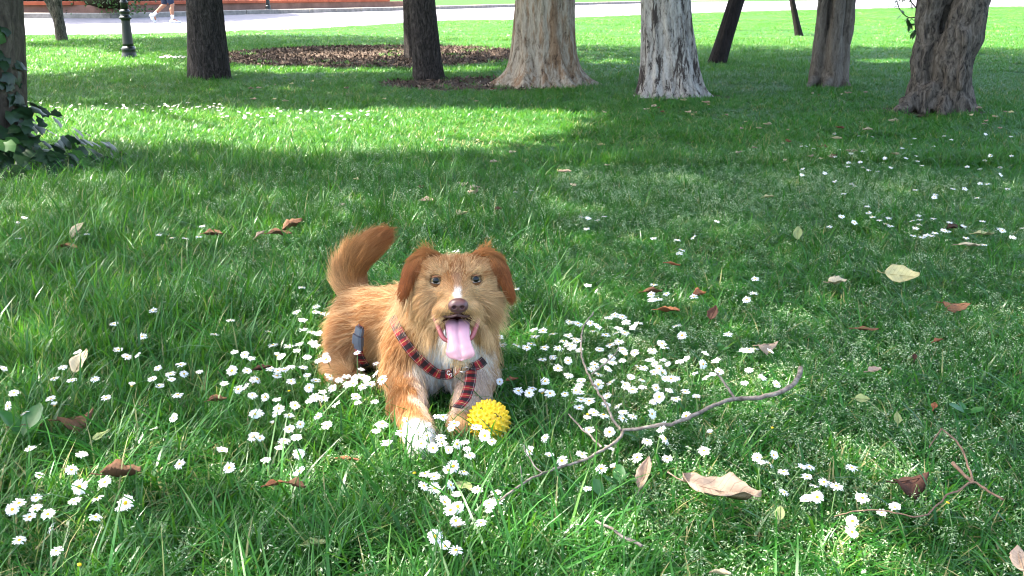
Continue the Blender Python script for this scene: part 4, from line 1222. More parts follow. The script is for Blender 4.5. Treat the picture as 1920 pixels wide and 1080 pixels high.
for sgn, e in zip((-1, 1), EYE):
    eo = link('eye', None, dog) if False else None
    V, F = cap(e, .0108, 3.0, 24, 14)
    eye_o = head_mesh('eye', V, F, M_SCLERA)
    def outward(V):                                       # the gaze: both eyes on the viewer, axes slightly apart
        a_ = sgn * .17; q_ = V - np.array(e)
        return np.stack([q_[:, 0] * math.cos(a_) + q_[:, 2] * math.sin(a_), q_[:, 1] + .0006, q_[:, 2] * math.cos(a_) - q_[:, 0] * math.sin(a_)], -1) + np.array(e)
    V, F = cap(e, .01092, 1.12); head_mesh('iris', outward(V), F, M_IRIS, eye_o)
    V, F = cap(e, .01104, .50); head_mesh('pupil', outward(V), F, M_PUPIL, eye_o)
    # lids: patches of a slightly larger ball, leaving an almond opening
    for up in (1, -1):
        ph_ = np.linspace(-1.25, 1.25, 25); tt_ = np.linspace(0, 1, 6)
        PH, TT = np.meshgrid(ph_, tt_, indexing='ij')
        openl = (.50 if up > 0 else .42) * np.cos(np.clip(PH / 1.02, -1.57, 1.57)) ** .8 + (.05 * sgn * PH * up)
        openl = np.maximum(openl, -.02)
        EL = up * (openl + (1.25 - openl) * TT)
        rad_ = .01135 + .0007 * np.exp(-TT * 7)
        Vl = np.stack([rad_ * np.cos(EL) * np.sin(PH), rad_ * np.sin(EL), rad_ * np.cos(EL) * np.cos(PH)], -1).reshape(-1, 3) + np.array(e)
        i_ = np.arange(24)[:, None] * 6; j_ = np.arange(5)[None, :]
        Ql = np.stack([i_ + j_, i_ + 6 + j_, i_ + 7 + j_, i_ + 1 + j_], -1).reshape(-1, 4)
        if up < 0: Ql = Ql[:, ::-1]
        rim = np.repeat(np.exp(-np.tile(tt_, 25) * 6)[:, None], 3, 1)
        head_mesh('eyelid', Vl, Ql, M_LID, None, True, {'col': np.array((.26, .115, .048)) * (1 - rim) + np.array((.022, .010, .009)) * rim})

# --- lips, tongue, teeth
M_LIP = NT('lip').base((.34, .085, .085), .35, .5).m
M_LIPD = NT('upper_lip').base((.075, .028, .026), .45, .5).m
for sg in (-1, 1):
    P = spline([(sg * .0425, -.0530, .038), (sg * .037, -.066, .050), (sg * .031, -.082, .061), (sg * .0235, -.098, .068), (sg * .010, -.105, .071)], 16)
    V, F = tube(P, np.interp(np.linspace(0, 1, 16), [0, .15, .7, 1], [.0015, .0040, .0042, .003]), 10)
    head_mesh('lower_lip', V, F, M_LIP)
    P = spline([(sg * .044, -.0520, .036), (sg * .035, -.057, .058), (sg * .022, -.0605, .078), (sg * .009, -.0605, .090), (.001, -.0575, .096)], 16)
    V, F = tube(P, np.full(16, .0021), 8)
    head_mesh('upper_lip', V, F, M_LIPD)
    V, F = tube([(sg * .0205, -.101, .064), (sg * .0212, -.090, .066), (sg * .0208, -.083, .067)], [.0020, .0016, .0004], 8)
    head_mesh('tooth', V, F, NT('tooth').base((.74, .70, .60), .3).m)
path = spline([(.000, -.070, .030), (.000, -.0685, .050), (.0005, -.074, .066), (.001, -.088, .0785), (.003, -.105, .083), (.0040, -.118, .0845), (.005, -.128, .084), (.005, -.1345, .082)], 44)
tq_ = np.linspace(0, 1, 44)
hw_ = np.interp(tq_, [0, .15, .35, .5, .62, .74, .83, 1], [.019, .0208, .0195, .0182, .0205, .0238, .0250, .0258]) * np.sqrt(np.clip(1 - (np.clip(tq_ - .70, 0, 1) / .3005) ** 2.2, 0.0, 1)) + .0004
Tn = nrm(np.gradient(path, axis=0)); Sd = np.array([1.0, 0, 0]); Nn = nrm(np.cross(Tn, np.broadcast_to(Sd, Tn.shape))); Nn = np.where((Nn[:, 1:2] + Nn[:, 2:3]) < 0, -Nn, Nn)
sec = np.linspace(-1, 1, 15)
rows = []
for x in sec:
    groove = -.0022 * np.exp(-(x / .10) ** 2) + .0012 * np.exp(-((abs(x) - .45) / .3) ** 2) - .0030 * abs(x) ** 4
    rows.append(path + Sd * (hw_ * x)[:, None] + Nn * (groove + .00025 * np.sin(tq_ * 31 + x * 3))[:, None])
for x in sec[::-1]:
    rows.append(path + Sd * (hw_ * x * .97)[:, None] - Nn * float(.0055 * (1 - .75 * abs(x) ** 3)))
k = len(rows)
V = np.stack(rows, 1).reshape(-1, 3)
i = np.arange(43)[:, None] * k; j = np.arange(k)[None, :]; j2 = (j + 1) % k
Q = np.stack([i + j, i + j2, i + k + j2, i + k + j], -1).reshape(-1, 4)
m = NT('tongue')
pn = m.noise(m.coords('Object'), 700, 3)
c = m.mix(m.noise(m.coords('Object'), 60), (.66, .30, .33), (.74, .40, .42))
c = m.mix(m.ramp(m.attr('root').outputs['Fac'], [(0.25, (1, 1, 1)), (.6, (0, 0, 0))]), c, (.50, .27, .34))
m.base(c, .38, .5).bump(pn, .3, .0008)
m.b.inputs['Subsurface Weight'].default_value = .15
m.b.inputs['Subsurface Radius'].default_value = (.006, .002, .0015)
head_mesh('tongue', V, [Q, np.array([np.arange(k), np.arange(k)[::-1] + 43 * k])], m.m, None, True, {'root': np.repeat(tq_, k)})

# --- the knobbly yellow ball
BALL_R = 0.0345
bc = at(916, 792, 0.0); bc = at(916, 791, BALL_R + .003)
ballo = empty('ball', (bc.x, bc.y, 0.0), 'yellow knobbly rubber ball lying by the dog\'s paw', 'ball')
nf = 190
fi = np.arange(nf) + .5
ph = np.arccos(1 - 2 * fi / nf); gt = math.pi * (1 + 5 ** .5) * fi
KN = np.stack([np.cos(gt) * np.sin(ph), np.sin(gt) * np.sin(ph), np.cos(ph)], -1)
def cube_sphere(n):
    g = np.tan(np.linspace(-1, 1, n) * math.pi / 4)
    a, b = np.meshgrid(g, g, indexing='ij')
    VV, FF = [], []
    for ax in range(3):
        for s in (-1, 1):
            p = np.zeros((n, n, 3)); p[..., ax] = s; p[..., (ax + 1) % 3] = a * s; p[..., (ax + 2) % 3] = b
            i = np.arange(n - 1)[:, None] * n; j = np.arange(n - 1)[None, :]
            FF.append(np.stack([i + j, i + n + j, i + n + j + 1, i + j + 1], -1).reshape(-1, 4) + len(VV) * n * n)
            VV.append(nrm(p.reshape(-1, 3)))
    return np.concatenate(VV), np.concatenate(FF)
V, Q = cube_sphere(64)
dd = np.full(len(V), 9.0)
for kq in KN: dd = np.minimum(dd, np.arccos(np.clip(V @ kq, -1, 1)))
kn = np.clip(1 - dd / .105, 0, 1)
V = V * (BALL_R * (1 + .155 * sstep(0, .75, kn)))[:, None]
m = NT('yellow_rubber')
c = m.mix(m.noise(m.coords('Object'), 60), (.78, .46, .010), (.90, .58, .018))
c = m.mix(m.ramp(m.noise(m.coords('Object'), 45, 5, .7), [(.54, (0, 0, 0)), (.72, (.6, .6, .6))]), c, (.42, .25, .04))
m.base(c, m.ramp(m.noise(m.coords('Object'), 80), [(.3, (.35,) * 3), (.7, (.65,) * 3)]), .4)
m.b.inputs['Subsurface Weight'].default_value = .1
m.b.inputs['Subsurface Radius'].default_value = (.008, .004, .001)
link('shell', mesh('shell', V, Q, m.m), ballo, (0, 0, BALL_R + .003))
M_INK = NT('black_print').base((.02, .018, .015), .6).m
bg = Bag()
tocam = (Vector((0, 0, CAM_H)) - Vector((bc.x, bc.y, BALL_R))).normalized()
rt = tocam.cross(Vector((0, 0, 1))).normalized()
if rt.x < 0: rt = -rt
upv = rt.cross(tocam)
if upv.z < 0: upv = -upv
def bp(x, y):
    z = math.sqrt(max(1 - x * x - y * y, .01))
    p = rt * x + upv * y + tocam * z
    d_ = min(math.acos(max(-1, min(1, float(np.dot(np.array(p), kq))))) for kq in KN)
    return p * BALL_R * (1.012 + .155 * float(sstep(0, .75, np.array(max(0., 1 - d_ / .105)))))
for ln in ([(.30, .42), (.34, .30)], [(.30, .42), (.40, .37)], [(.40, .34), (.43, .24)], [(.47, .32), (.46, .22), (.54, .20)], [(.58, .26), (.54, .18), (.58, .14)], [(-.40, .62), (-.34, .66), (-.28, .60)], [(.0, -.05), (.02, -.2)]):
    P = np.array([tuple(bp(*q)) for q in ln])
    V, F = tube(spline(P, 8), np.full(8, .0007), 5); bg.add(V, F)
link('lettering', bg.mesh('lettering', M_INK), ballo, (0, 0, BALL_R + .003))
# ================================================================== grass
GR = np.random.default_rng(101)
def blades(n, rad, h, w, lean, rng, curve=0.5):
    """n bent tapering blades rooted in a disc: V, faces, tint, along"""
    r = rad * np.sqrt(rng.random(n)); a = rng.uniform(0, 6.283, n)
    P = np.stack([r * np.cos(a), r * np.sin(a), np.zeros(n)], -1)
    az = rng.uniform(0, 6.283, n)
    D = np.stack([np.cos(az), np.sin(az), np.zeros(n)], -1)
    Sd = np.stack([-np.sin(az + rng.normal(0, .5, n)), np.cos(az), np.zeros(n)], -1); Sd = nrm(Sd)
    H = h * np.exp(rng.normal(0, .30, n)); Wd = w * np.exp(rng.normal(0, .30, n))
    ln = np.abs(rng.normal(lean, .22, n)); cv = np.abs(rng.normal(curve, .30, n))
    V, al = [], []
    for s, ww in ((0, .8), (.35, 1.0), (.70, .72), (1.0, 0)):
        c = P + D * (H * (ln * s + cv * s * s))[:, None] + np.array([0, 0, 1.0]) * (H * (s - .33 * cv * s * s - .12 * ln * s))[:, None]
        if ww: V += [c - Sd * (Wd * ww * .5)[:, None], c + Sd * (Wd * ww * .5)[:, None]]; al += [s, s]
        else: V.append(c); al.append(s)
    V = np.stack(V, 1).reshape(-1, 3)
    i = np.arange(n)[:, None] * 7
    Q = np.concatenate([i + np.array([[0, 1, 3, 2]]), i + np.array([[2, 3, 5, 4]])])
    T = i + np.array([[4, 5, 6]])
    tint = np.repeat(rng.random(n), 7)
    return V, [Q, T], tint, np.tile(np.array(al), n)
m = NT('grass_blade')
tint = m.attr('tint').outputs['Fac']
oi = m.n('ShaderNodeObjectInfo')
geo = m.n('ShaderNodeNewGeometry')
pn = m.noise(geo.outputs['Position'], 1.3, 3)
c = m.ramp(tint, [(0.0, (0.010, 0.072, 0.008)), (0.45, (0.022, 0.128, 0.012)), (0.85, (0.046, 0.185, 0.018)), (0.945, (0.10, 0.21, 0.030)), (0.972, (0.34, 0.29, 0.13))])
c = m.mix(m.math('MULTIPLY', oi.outputs['Random'], 0.55), c, m.mix(0.5, c, (0.045, 0.155, 0.018)))
c = m.mix(m.ramp(pn, [(0.35, (0, 0, 0)), (0.65, (0.55, 0.55, 0.55))]), c, m.mix(0.5, c, (0.020, 0.090, 0.022)))
m.base(c, m.ramp(tint, [(0, (.28,) * 3), (1, (.45,) * 3)]), 0.36)
m.translucent(m.mix(0.5, c, (0.13, 0.33, 0.014)), 0.40)
M_GRASS = m.m
m = NT('grass_seed')
c = m.ramp(m.attr('tint').outputs['Fac'], [(0.0, (0.16, 0.28, 0.10)), (0.6, (0.34, 0.46, 0.23)), (1.0, (0.60, 0.64, 0.44))])
m.base(c, 0.6, 0.3); m.translucent(c, 0.3)
M_SEED = m.m
TUFTS = bpy.data.collections.new('grass_tufts')
RAW, ALLT = {}, []
def reg(name, parts, mat):
    """keep a tuft's arrays and make its mesh object"""
    V = np.concatenate([p[0] for p in parts]); F, o = {}, 0
    for p in parts:
        for f in p[1]: F.setdefault(f.shape[1], []).append(f + o)
        o += len(p[0])
    F = {k: np.concatenate(f) for k, f in F.items()}
    RAW[name] = (V, F, np.concatenate([p[2] for p in parts]), mat)
    ob = bpy.data.objects.new(name, mesh(name, V, list(F.values()), mat, True, {'tint': RAW[name][2]}))
    TUFTS.objects.link(ob); ALLT.append(ob)
def tile(name, P, names, S, rng, tiltm=.10):
    """a square of turf: many tufts baked into one mesh"""
    VV, FF, tt, o = [], {}, [], 0
    for p, nm, s in zip(P, names, S):
        V, F, t, mat = RAW[nm]
        M = np.array(Matrix.Rotation(rng.uniform(0, 6.283), 3, 'Z') @ Matrix.Rotation(rng.normal(0, tiltm), 3, 'X'))
        VV.append((V * s) @ M.T + p)
        for k, f in F.items(): FF.setdefault(k, []).append(f + o)
        tt.append(np.clip(t + rng.normal(0, .10), 0, 1)); o += len(V)
    ob = bpy.data.objects.new(name, mesh(name, np.concatenate(VV), [np.concatenate(f) for f in FF.values()], RAW[names[0]][3], True, {'tint': np.concatenate(tt)}))
    TUFTS.objects.link(ob); ALLT.append(ob)
for k in range(9): reg('tuft_a%02d' % k, [blades(36, .040, .044, .0022, .22, GR, .45), blades(16, .040, .034, .0032, .35, GR, .6), blades(4, .035, .066, .0030, .15, GR, .5)], M_GRASS)
for k in range(4): reg('tuft_a%02d' % (9 + k), [blades(32, .035, .066, .0026, .25, GR, .65), blades(14, .04, .045, .0024, .3, GR, .5)], M_GRASS)      # coarse tall clumps
for k in range(5): reg('tuft_b%02d' % k, [blades(74, .075, .040, .0034, .28, GR, .5), blades(7, .06, .060, .0034, .25, GR, .6)], M_GRASS)
for k in range(4): reg('tuft_c%02d' % k, [blades(120, .19, .042, .0065, .30, GR, .5)], M_GRASS)
def seed_head(rng, k=3):
    """fine stalks topped with an open spray of pale spikelets"""
    VV, FF, tt, o = [], [], [], 0
    for _ in range(k):
        b = np.append(rng.normal(0, .022, 2), 0); h = rng.uniform(.050, .080)
        d = np.append(rng.normal(0, .30, 2), 1.0) * h
        side = nrm(np.cross(d, rng.normal(size=3)))
        w = .0005
        VV.append(np.array([b - side * w, b + side * w, b + d + side * w * .6, b + d - side * w * .6])); FF.append(np.array([[0, 1, 2, 3]]) + o); tt.append(np.full(4, .1)); o += 4
        for q in range(rng.integers(14, 24)):
            s = rng.uniform(.52, 1.04)
            p = b + d * s + rng.normal(0, 1, 3) * np.array([.010, .010, .005]) * (1.15 - .75 * (s - .5) * 2)
            a = nrm(rng.normal(size=3) + np.array([0, 0, .6])) * rng.uniform(.0018, .0036); c_ = nrm(np.cross(a, rng.normal(size=3))) * .0010
            VV.append(np.array([p - a, p + c_, p + a, p - c_])); FF.append(np.array([[0, 1, 2, 3]]) + o); tt.append(np.full(4, rng.random())); o += 4
    return np.concatenate(VV), [np.concatenate(FF)], np.concatenate(tt), None
for k in range(7): reg('tuft_d%02d' % k, [seed_head(GR, 3)], M_SEED)
def square(n, size):
    k = int(math.ceil(math.sqrt(n)))
    g = (np.stack(np.meshgrid(np.arange(k), np.arange(k)), -1).reshape(-1, 2) + GR.uniform(-.25, 1.25, (k * k, 2))) / k - .5
    return np.concatenate([g * size, np.zeros((k * k, 1))], 1)
TS = dict(a=.32, b=.64, c=1.3, e=3.2)
for k in range(9):                                   # a: 0-2 fine, 3-5 mixed, 6-8 coarse
    P = square(56, TS['a']); pc = (.06, .30, .62)[k // 3]
    cl = vnoise(P * 14 + k * 9, 3) * .35
    nm = ['tuft_a%02d' % (GR.integers(9, 13) if GR.random() < pc + c_ else GR.integers(0, 9)) for c_ in cl]
    tile('tile_a%02d' % k, P, nm, GR.uniform(.75, 1.2, len(P)), GR)
for k in range(5):
    P = square(60, TS['b']); tile('tile_b%02d' % k, P, ['tuft_b%02d' % GR.integers(0, 5) for _ in P], GR.uniform(.75, 1.2, len(P)), GR)
for k in range(4):
    P = square(90, TS['c']); tile('tile_c%02d' % k, P, ['tuft_c%02d' % GR.integers(0, 4) for _ in P], GR.uniform(.55, .95, len(P)), GR)
for k in range(3):
    P = square(90, TS['e']); tile('tile_e%02d' % k, P, ['tuft_c%02d' % GR.integers(0, 4) for _ in P], GR.uniform(.9, 1.5, len(P)), GR)
for k in range(8):                                   # s: seed sprays, 0-3 sparse, 4-7 dense
    P = square(18 if k < 4 else 52, TS['a']); tile('tile_s%02d' % k, P, ['tuft_d%02d' % GR.integers(0, 7) for _ in P], GR.uniform(.75, 1.15, len(P)), GR)
IDX = {o.name: i for i, o in enumerate(sorted(ALLT, key=lambda q: q.name))}

def seg_d(P, a, b):
    a = np.array(a[:2]); b = np.array(b[:2]); q = P[:, :2] - a; ba = b - a
    t = np.clip(q @ ba / (ba @ ba), 0, 1)
    return np.linalg.norm(q - t[:, None] * ba, axis=1)
near_line = np.array(near_r)
def lawn_ok(P):
    ok = P[:, 1] < np.interp(P[:, 0], near_line[:, 0], near_line[:, 1]) - 0.02
    ok &= (seg_d(P, CH, HIP) > .080) & (seg_d(P, (-.2, 1.8), (-.155, 1.55)) > .026) & (seg_d(P, (-.055, 1.8), (-.08, 1.64)) > .026) & (seg_d(P, (-.34, 2.0), (-.345, 1.9)) > .045)
    ok &= np.linalg.norm(P[:, :2] - np.array([bc.x, bc.y]), axis=1) > .026
    for (x, y), r_ in zip(TREE_BASES, (.24, .19, .16, .15, .34, .27, .15, .09, .18, .22, .1, .2, .2)):
        ok &= np.hypot(P[:, 0] - x, P[:, 1] - y) > r_
    ok &= ~(in_blob(P, BED) & (GR.random(len(P)) < .96))
    for B_ in (BED4, BED5): ok &= ~(in_blob(P, B_) & (GR.random(len(P)) < .75))
    ok &= ~(in_blob(P, BED2) & (GR.random(len(P)) < .92))
    return ok
pos, rot, scl, idx = [], [], [], []
def hnoise(P):
    h = 1 + .26 * vnoise(P * 2.1, 5) + .12 * vnoise(P * 5.0, 6)
    q, _ = to_pix(P)
    h = h * (1 - .34 * sstep(950, 1250, q[:, 0]) * (P[:, 1] < 4.5) + .10 * (q[:, 0] < 500))
    return np.clip(h * .90, .45, 1.35)
def press_d(P):
    """distance to the dog's paws and the ball, which press the grass down"""
    return np.minimum(np.minimum(seg_d(P, (-.2, 1.8), (-.15, 1.50)), seg_d(P, (-.06, 1.8), (-.09, 1.62))) - .03, np.linalg.norm(P[:, :2] - np.array([bc.x, bc.y - .02]), axis=1) - .04)
def put(P, names, s, hs=1.0, tilt=0.0, quarter=False):
    n = len(P)
    if not n: return
    pos.append(P)
    rz = GR.integers(0, 4, n) * (math.pi / 2) if quarter else GR.uniform(0, 6.283, n)
    rot.append(np.stack([GR.normal(0, 1, n) * tilt, GR.normal(0, 1, n) * tilt, rz], -1))
    scl.append(np.stack([s, s, hs * np.ones(n)], -1))
    idx.append(np.array([IDX[q] for q in names]))
def cells(y0, y1, size, marg=.75):
    """square cells of lawn; whole ones take a tile, those cut by the dog, trunks, beds or road take single tufts"""
    nx = int(2 * (y1 * .56 + marg) / size) + 2; ny = int(round((y1 - y0) / size))
    ix, iy = np.meshgrid(np.arange(nx) - nx / 2 + .5, np.arange(ny) + .5)
    C = np.stack([ix.ravel() * size, y0 + iy.ravel() * size, np.zeros(nx * ny)], -1)
    C = C[np.abs(C[:, 0]) < C[:, 1] * .56 + marg + size * .5]
    g = np.stack(np.meshgrid(np.linspace(-.56, .56, 9), np.linspace(-.56, .56, 9)), -1).reshape(-1, 2) * size
    S = C[:, None, :] + np.concatenate([g, np.zeros((len(g), 1))], 1)[None]
    keep = lawn_ok(S.reshape(-1, 3)).reshape(len(C), -1)
    pr = press_d(S.reshape(-1, 3)).reshape(len(C), -1).min(1)
    clean = keep.all(1) & (pr > .06)
    return C[clean], C[~clean & keep.any(1)]
def loose(D, size, n):
    P = np.concatenate([c + square(n, size) for c in D]) if len(D) else np.zeros((0, 3))
    return P[lawn_ok(P)]
def seed_density(P):
    q, _ = to_pix(P)
    return .36 + .60 * vnoise(P * 1.5 + 7, 21) + .34 * (q[:, 0] > 1000) + .10 * (q[:, 1] > 560) - .25 * (q[:, 0] < 500) - .35 * (P[:, 1] > 4.2)
Y1 = .64 + .32 * 13; Y2 = Y1 + .64 * 8; Y3 = Y2 + 1.3 * 6; Y4 = Y3 + 3.2 * 13
C, D = cells(.64, Y1, TS['a'])
cl = vnoise(C * 1.7 + 31, 9) + .25 * (C[:, 0] < -.3) - .25 * (C[:, 0] > .25) + GR.normal(0, .2, len(C))
kind = np.where(cl > .55, 2, np.where(cl > .12, 1, 0))
put(C, ['tile_a%02d' % (k * 3 + GR.integers(0, 3)) for k in kind], GR.uniform(.97, 1.05, len(C)), hnoise(C), .02, True)
sd = seed_density(C)
ok = sd > .12
put(C[ok], ['tile_s%02d' % (GR.integers(0, 4) + (4 if q > .78 else 0)) for q in sd[ok]], np.ones(ok.sum()), .85 * hnoise(C[ok]) + .08, .0, True)
P = loose(D, TS['a'], 58)
fine = GR.random(len(P)) < .8
put(P, ['tuft_a%02d' % (GR.integers(0, 9) if f else GR.integers(9, 13)) for f in fine], GR.uniform(.8, 1.2, len(P)), hnoise(P) * np.where(press_d(P) < .03, .8, 1.0), .10)
P = loose(D, TS['a'], 40); P = P[GR.random(len(P)) < np.clip(seed_density(P), .1, .9)]
put(P, ['tuft_d%02d' % GR.integers(0, 7) for _ in P], GR.uniform(.75, 1.1, len(P)), .8 * hnoise(P) * np.where(press_d(P) < .05, .6, 1.0), .08)
for a, b, kt, kn, nt, m_, hs, tf in ((Y1, Y2, 'b', 5, 60, .75, .80, 'b'), (Y2, Y3, 'c', 4, 90, 1.5, .85, 'c'), (Y3, Y4, 'e', 3, 90, 4.0, .5, 'c')):
    C, D = cells(a, b, TS[kt], m_)
    put(C, ['tile_%s%02d' % (kt, GR.integers(0, kn)) for _ in C], GR.uniform(.97, 1.05, len(C)), hnoise(C) * hs, .01, True)
    P = loose(D, TS[kt], nt)
    put(P, ['tuft_%s%02d' % (tf, GR.integers(0, 5 if tf == 'b' else 4)) for _ in P], GR.uniform(.6, 1.1, len(P)) * (1 if tf == 'b' else .8), hnoise(P) * hs, .08)
pos = np.concatenate(pos); rot = np.concatenate(rot); scl = np.concatenate(scl); idx = np.concatenate(idx)
gm = bpy.data.meshes.new('lawn_grass')
gm.vertices.add(len(pos)); gm.vertices.foreach_set('co', pos.astype(np.float32).ravel())
for nm, a in (('rot', rot), ('scl', scl)):
    t_ = gm.attributes.new(nm, 'FLOAT_VECTOR', 'POINT'); t_.data.foreach_set('vector', a.astype(np.float32).ravel())
t_ = gm.attributes.new('idx', 'INT', 'POINT'); t_.data.foreach_set('value', idx.astype(np.int32))
gm.update()
grass = link('grass', gm)
tag(grass, 'lush green lawn grass with pale seed heads', kind='stuff')
ng = bpy.data.node_groups.new('grass_scatter', 'GeometryNodeTree')
ng.interface.new_socket('Geometry', in_out='INPUT', socket_type='NodeSocketGeometry')
ng.interface.new_socket('Geometry', in_out='OUTPUT', socket_type='NodeSocketGeometry')
gi, go = ng.nodes.new('NodeGroupInput'), ng.nodes.new('NodeGroupOutput')
ci = ng.nodes.new('GeometryNodeCollectionInfo'); ci.inputs['Collection'].default_value = TUFTS
ci.inputs['Separate Children'].default_value = True; ci.inputs['Reset Children'].default_value = True
ip = ng.nodes.new('GeometryNodeInstanceOnPoints'); ip.inputs['Pick Instance'].default_value = True
def nattr(nm, ty):
    x = ng.nodes.new('GeometryNodeInputNamedAttribute'); x.data_type = ty; x.inputs['Name'].default_value = nm
    return x.outputs['Attribute']
ng.links.new(gi.outputs[0], ip.inputs['Points']); ng.links.new(ci.outputs[0], ip.inputs['Instance'])
ng.links.new(nattr('idx', 'INT'), ip.inputs['Instance Index'])
e2r = ng.nodes.new('FunctionNodeEulerToRotation')
ng.links.new(nattr('rot', 'FLOAT_VECTOR'), e2r.inputs[0]); ng.links.new(e2r.outputs[0], ip.inputs['Rotation'])
ng.links.new(nattr('scl', 'FLOAT_VECTOR'), ip.inputs['Scale']); ng.links.new(ip.outputs[0], go.inputs[0])
grass.modifiers.new('scatter', 'NODES').node_group = ng
print('grass tufts', len(pos))
# ================================================================== daisies
DZ = random.Random(77)
PIX = [(214,607),(287,582),(267,631),(222,656),(237,669),(259,666),(146,661),(118,689),(102,710),(135,714),(178,711),(247,724),(296,690),(286,711),(320,701),(339,684),(345,701),(322,712),(299,724),(374,697),(402,627),(432,601),(440,661),(459,665),(471,672),(435,695),(463,696),(476,712),(421,720),(461,724),(447,730),(473,741),(7,691),(26,737),(15,761),(95,748),(102,761),(47,774),(199,746),(333,741),(326,784),(288,805),(478,777),
(57,842),(153,852),(134,881),(74,892),(149,913),(197,905),(183,935),(68,934),(36,944),(23,955),(67,954),(140,939),(90,965),(56,970),(96,990),(179,970),(236,943),(225,957),(36,1013),(106,1033),(337,870),(416,846),(430,877),(474,819),
(556,585),(592,575),(589,585),(602,587),(612,589),(568,600),(504,622),(569,618),(584,623),(597,625),(512,647),(541,649),(561,645),(557,658),(586,642),(592,648),(519,667),(527,669),(576,672),(598,676),(611,666),(612,674),(507,692),(521,695),(533,693),(545,689),(569,690),(482,711),(519,705),(546,715),(576,704),(592,714),(618,705),(580,727),(624,728),(605,735),(636,713),(650,706),(665,710),(652,721),(662,720),(679,707),(687,713),(694,721),(680,725),(677,693),(705,682),(704,701),(646,649),(670,662),(717,712),
(474,742),(497,745),(519,749),(553,760),(523,766),(520,776),(542,779),(484,775),(511,795),(591,745),(607,747),(580,753),(630,758),(667,744),(670,756),(703,753),(597,781),(613,798),(563,796),(543,805),(556,821),(533,827),(524,840),(560,851),(476,818),(488,822),(498,863),(562,884),(713,793),(705,809),
(717,795),(726,831),(762,790),(752,811),(802,799),(819,781),(831,782),(852,795),(846,804),(893,802),(909,817),(827,821),(829,832),(857,833),(872,830),(876,842),(881,854),(922,829),(784,811),(800,817),(790,832),(812,840),(841,844),(850,874),(840,882),(870,885),(797,889),(814,894),(794,911),(814,909),(815,916),(845,910),(856,927),(895,918),(833,942),(845,957),(858,950),(930,924),(934,938),(916,945),(920,952),(855,977),(860,987),(902,980),(816,1006),(835,1025),(855,1032),(995,847),(1022,821),(1030,855),(1054,864),(1142,839),(1127,879),(1091,852),(1104,807),(1152,877),(1101,916),
(935,632),(931,647),(942,647),(1001,618),(1018,620),(1003,631),(1037,626),(969,648),(988,652),(996,645),(1021,652),(1017,675),(1065,629),(1068,604),(1077,604),(1084,607),(1107,606),(1112,621),(1121,612),(1141,596),(1152,591),(1167,594),(1174,604),(1197,606),(1187,613),(1160,616),(1171,624),(1156,624),(1136,628),(1160,641),(1144,647),(1057,640),(1077,635),(1082,639),(1065,646),(1073,647),(1072,653),(1087,657),(1047,653),(1037,670),(1065,676),(1046,691),(1066,704),(1022,715),(937,716),(1090,714),(1087,722),(1115,684),(1109,692),(1122,702),(1139,692),(1132,677),(1147,670),(1148,681),(1167,677),(1173,666),(1167,656),(1190,661),(1124,656),(1223,658),(1219,676),(1228,683),(1236,691),(1226,698),(1197,689),(1207,690),(1182,709),(1204,712),(1122,721),(1145,717),(1171,721),(1175,725),(1186,731),(1205,726),(1230,727),(1080,732),(1087,737),(998,729),(992,737),(1017,737),(1031,738),(972,733),(1059,738),
(1090,750),(1105,752),(1086,765),(1113,774),(1132,778),(1101,783),(1138,743),(1136,758),(1159,761),(1169,774),(1168,785),(1186,781),(1255,732),(1285,735),(1305,745),(1236,744),(1228,753),(1267,748),(1287,780),(1243,796),(1240,805),(1222,776),(1214,827),(1247,823),(1195,858),(1251,860),(1320,845),(1143,810),
(1227,562),(1268,611),(1365,627),(1279,629),(1241,644),(1246,652),(1322,663),(1287,672),(1274,679),(1342,676),(1318,683),(1252,683),(1243,675),(1242,699),(1267,710),(1258,710),(1247,711),(1303,700),(1324,708),(1337,702),(1348,697),(1395,657),(1405,656),(1414,654),(1443,660),(1404,694),(1400,562),(1396,719),(1430,708),(1456,721),
(1332,813),(1420,859),(1450,854),(1427,867),(1443,870),(1469,885),(1502,877),(1518,876),(1513,894),(1527,911),(1532,932),(1512,937),(1545,904),(1568,912),(1597,877),(1617,934),(1598,977),(1597,998),(1678,952),(1653,962),(1470,923),
(1565,340),(1597,345),(1603,349),(1582,363),(1716,356),(1754,365),(1752,370),(1787,354),(1838,344),(1851,345),(1809,354),(1889,354),(1832,371),(1626,387),(1629,399),(1636,407),(1666,409),(1649,413),(1661,420),(1670,424),(1602,417),(1578,406),(1555,425),(1710,414),(1722,404),(1724,412),(1724,421),(1717,428),(1750,410),(1712,442),(1729,445),(1736,441),(1747,442),(1753,437),(1770,432),(1777,434),(1781,417),(1807,424),(1811,446),(1842,415),(1875,429),(1880,433),(1899,445),(1846,459),(1917,428),
(966,360),(996,357),(1090,407),(1103,409),(1120,413),(1133,406),(1100,429),(1225,447),(1270,450),(1300,445),(1344,415),(1279,469),(1274,475),(1102,535),(967,542),(1226,534),(1221,552),(1249,551),(1222,562),(1234,561),(1301,556),(1416,523),(1413,550),
(46,408),(33,417),(34,447),(163,439),(298,440),(323,446),(348,447),(373,444),(379,424),(554,511),(566,539),(855,471)]
YELLOW = [(149,1059), (777,887), (1448,802), (1777,943), (542,733), (1102,777)]
BIG = {(149,913), (236,943), (816,1006), (1532,932), (435,695), (1122,721), (560,851), (1598,977)}
m = NT('daisy_petal')
pk = m.attr('pink').outputs['Fac']
c = m.mix(m.math('MULTIPLY', pk, .35), (.82, .82, .82), (.78, .52, .58))
m.base(c, .55, .3); m.translucent((.8, .8, .78), .25)
M_PETAL = m.m
m = NT('daisy_disc'); vn = m.n('ShaderNodeTexVoronoi', Vector=m.coords('Object'), Scale=700.0)
m.base(m.mix(vn.outputs[0], (.62, .33, .010), (.82, .58, .03)), .7, .2).bump(vn.outputs[0], .6, .0008)
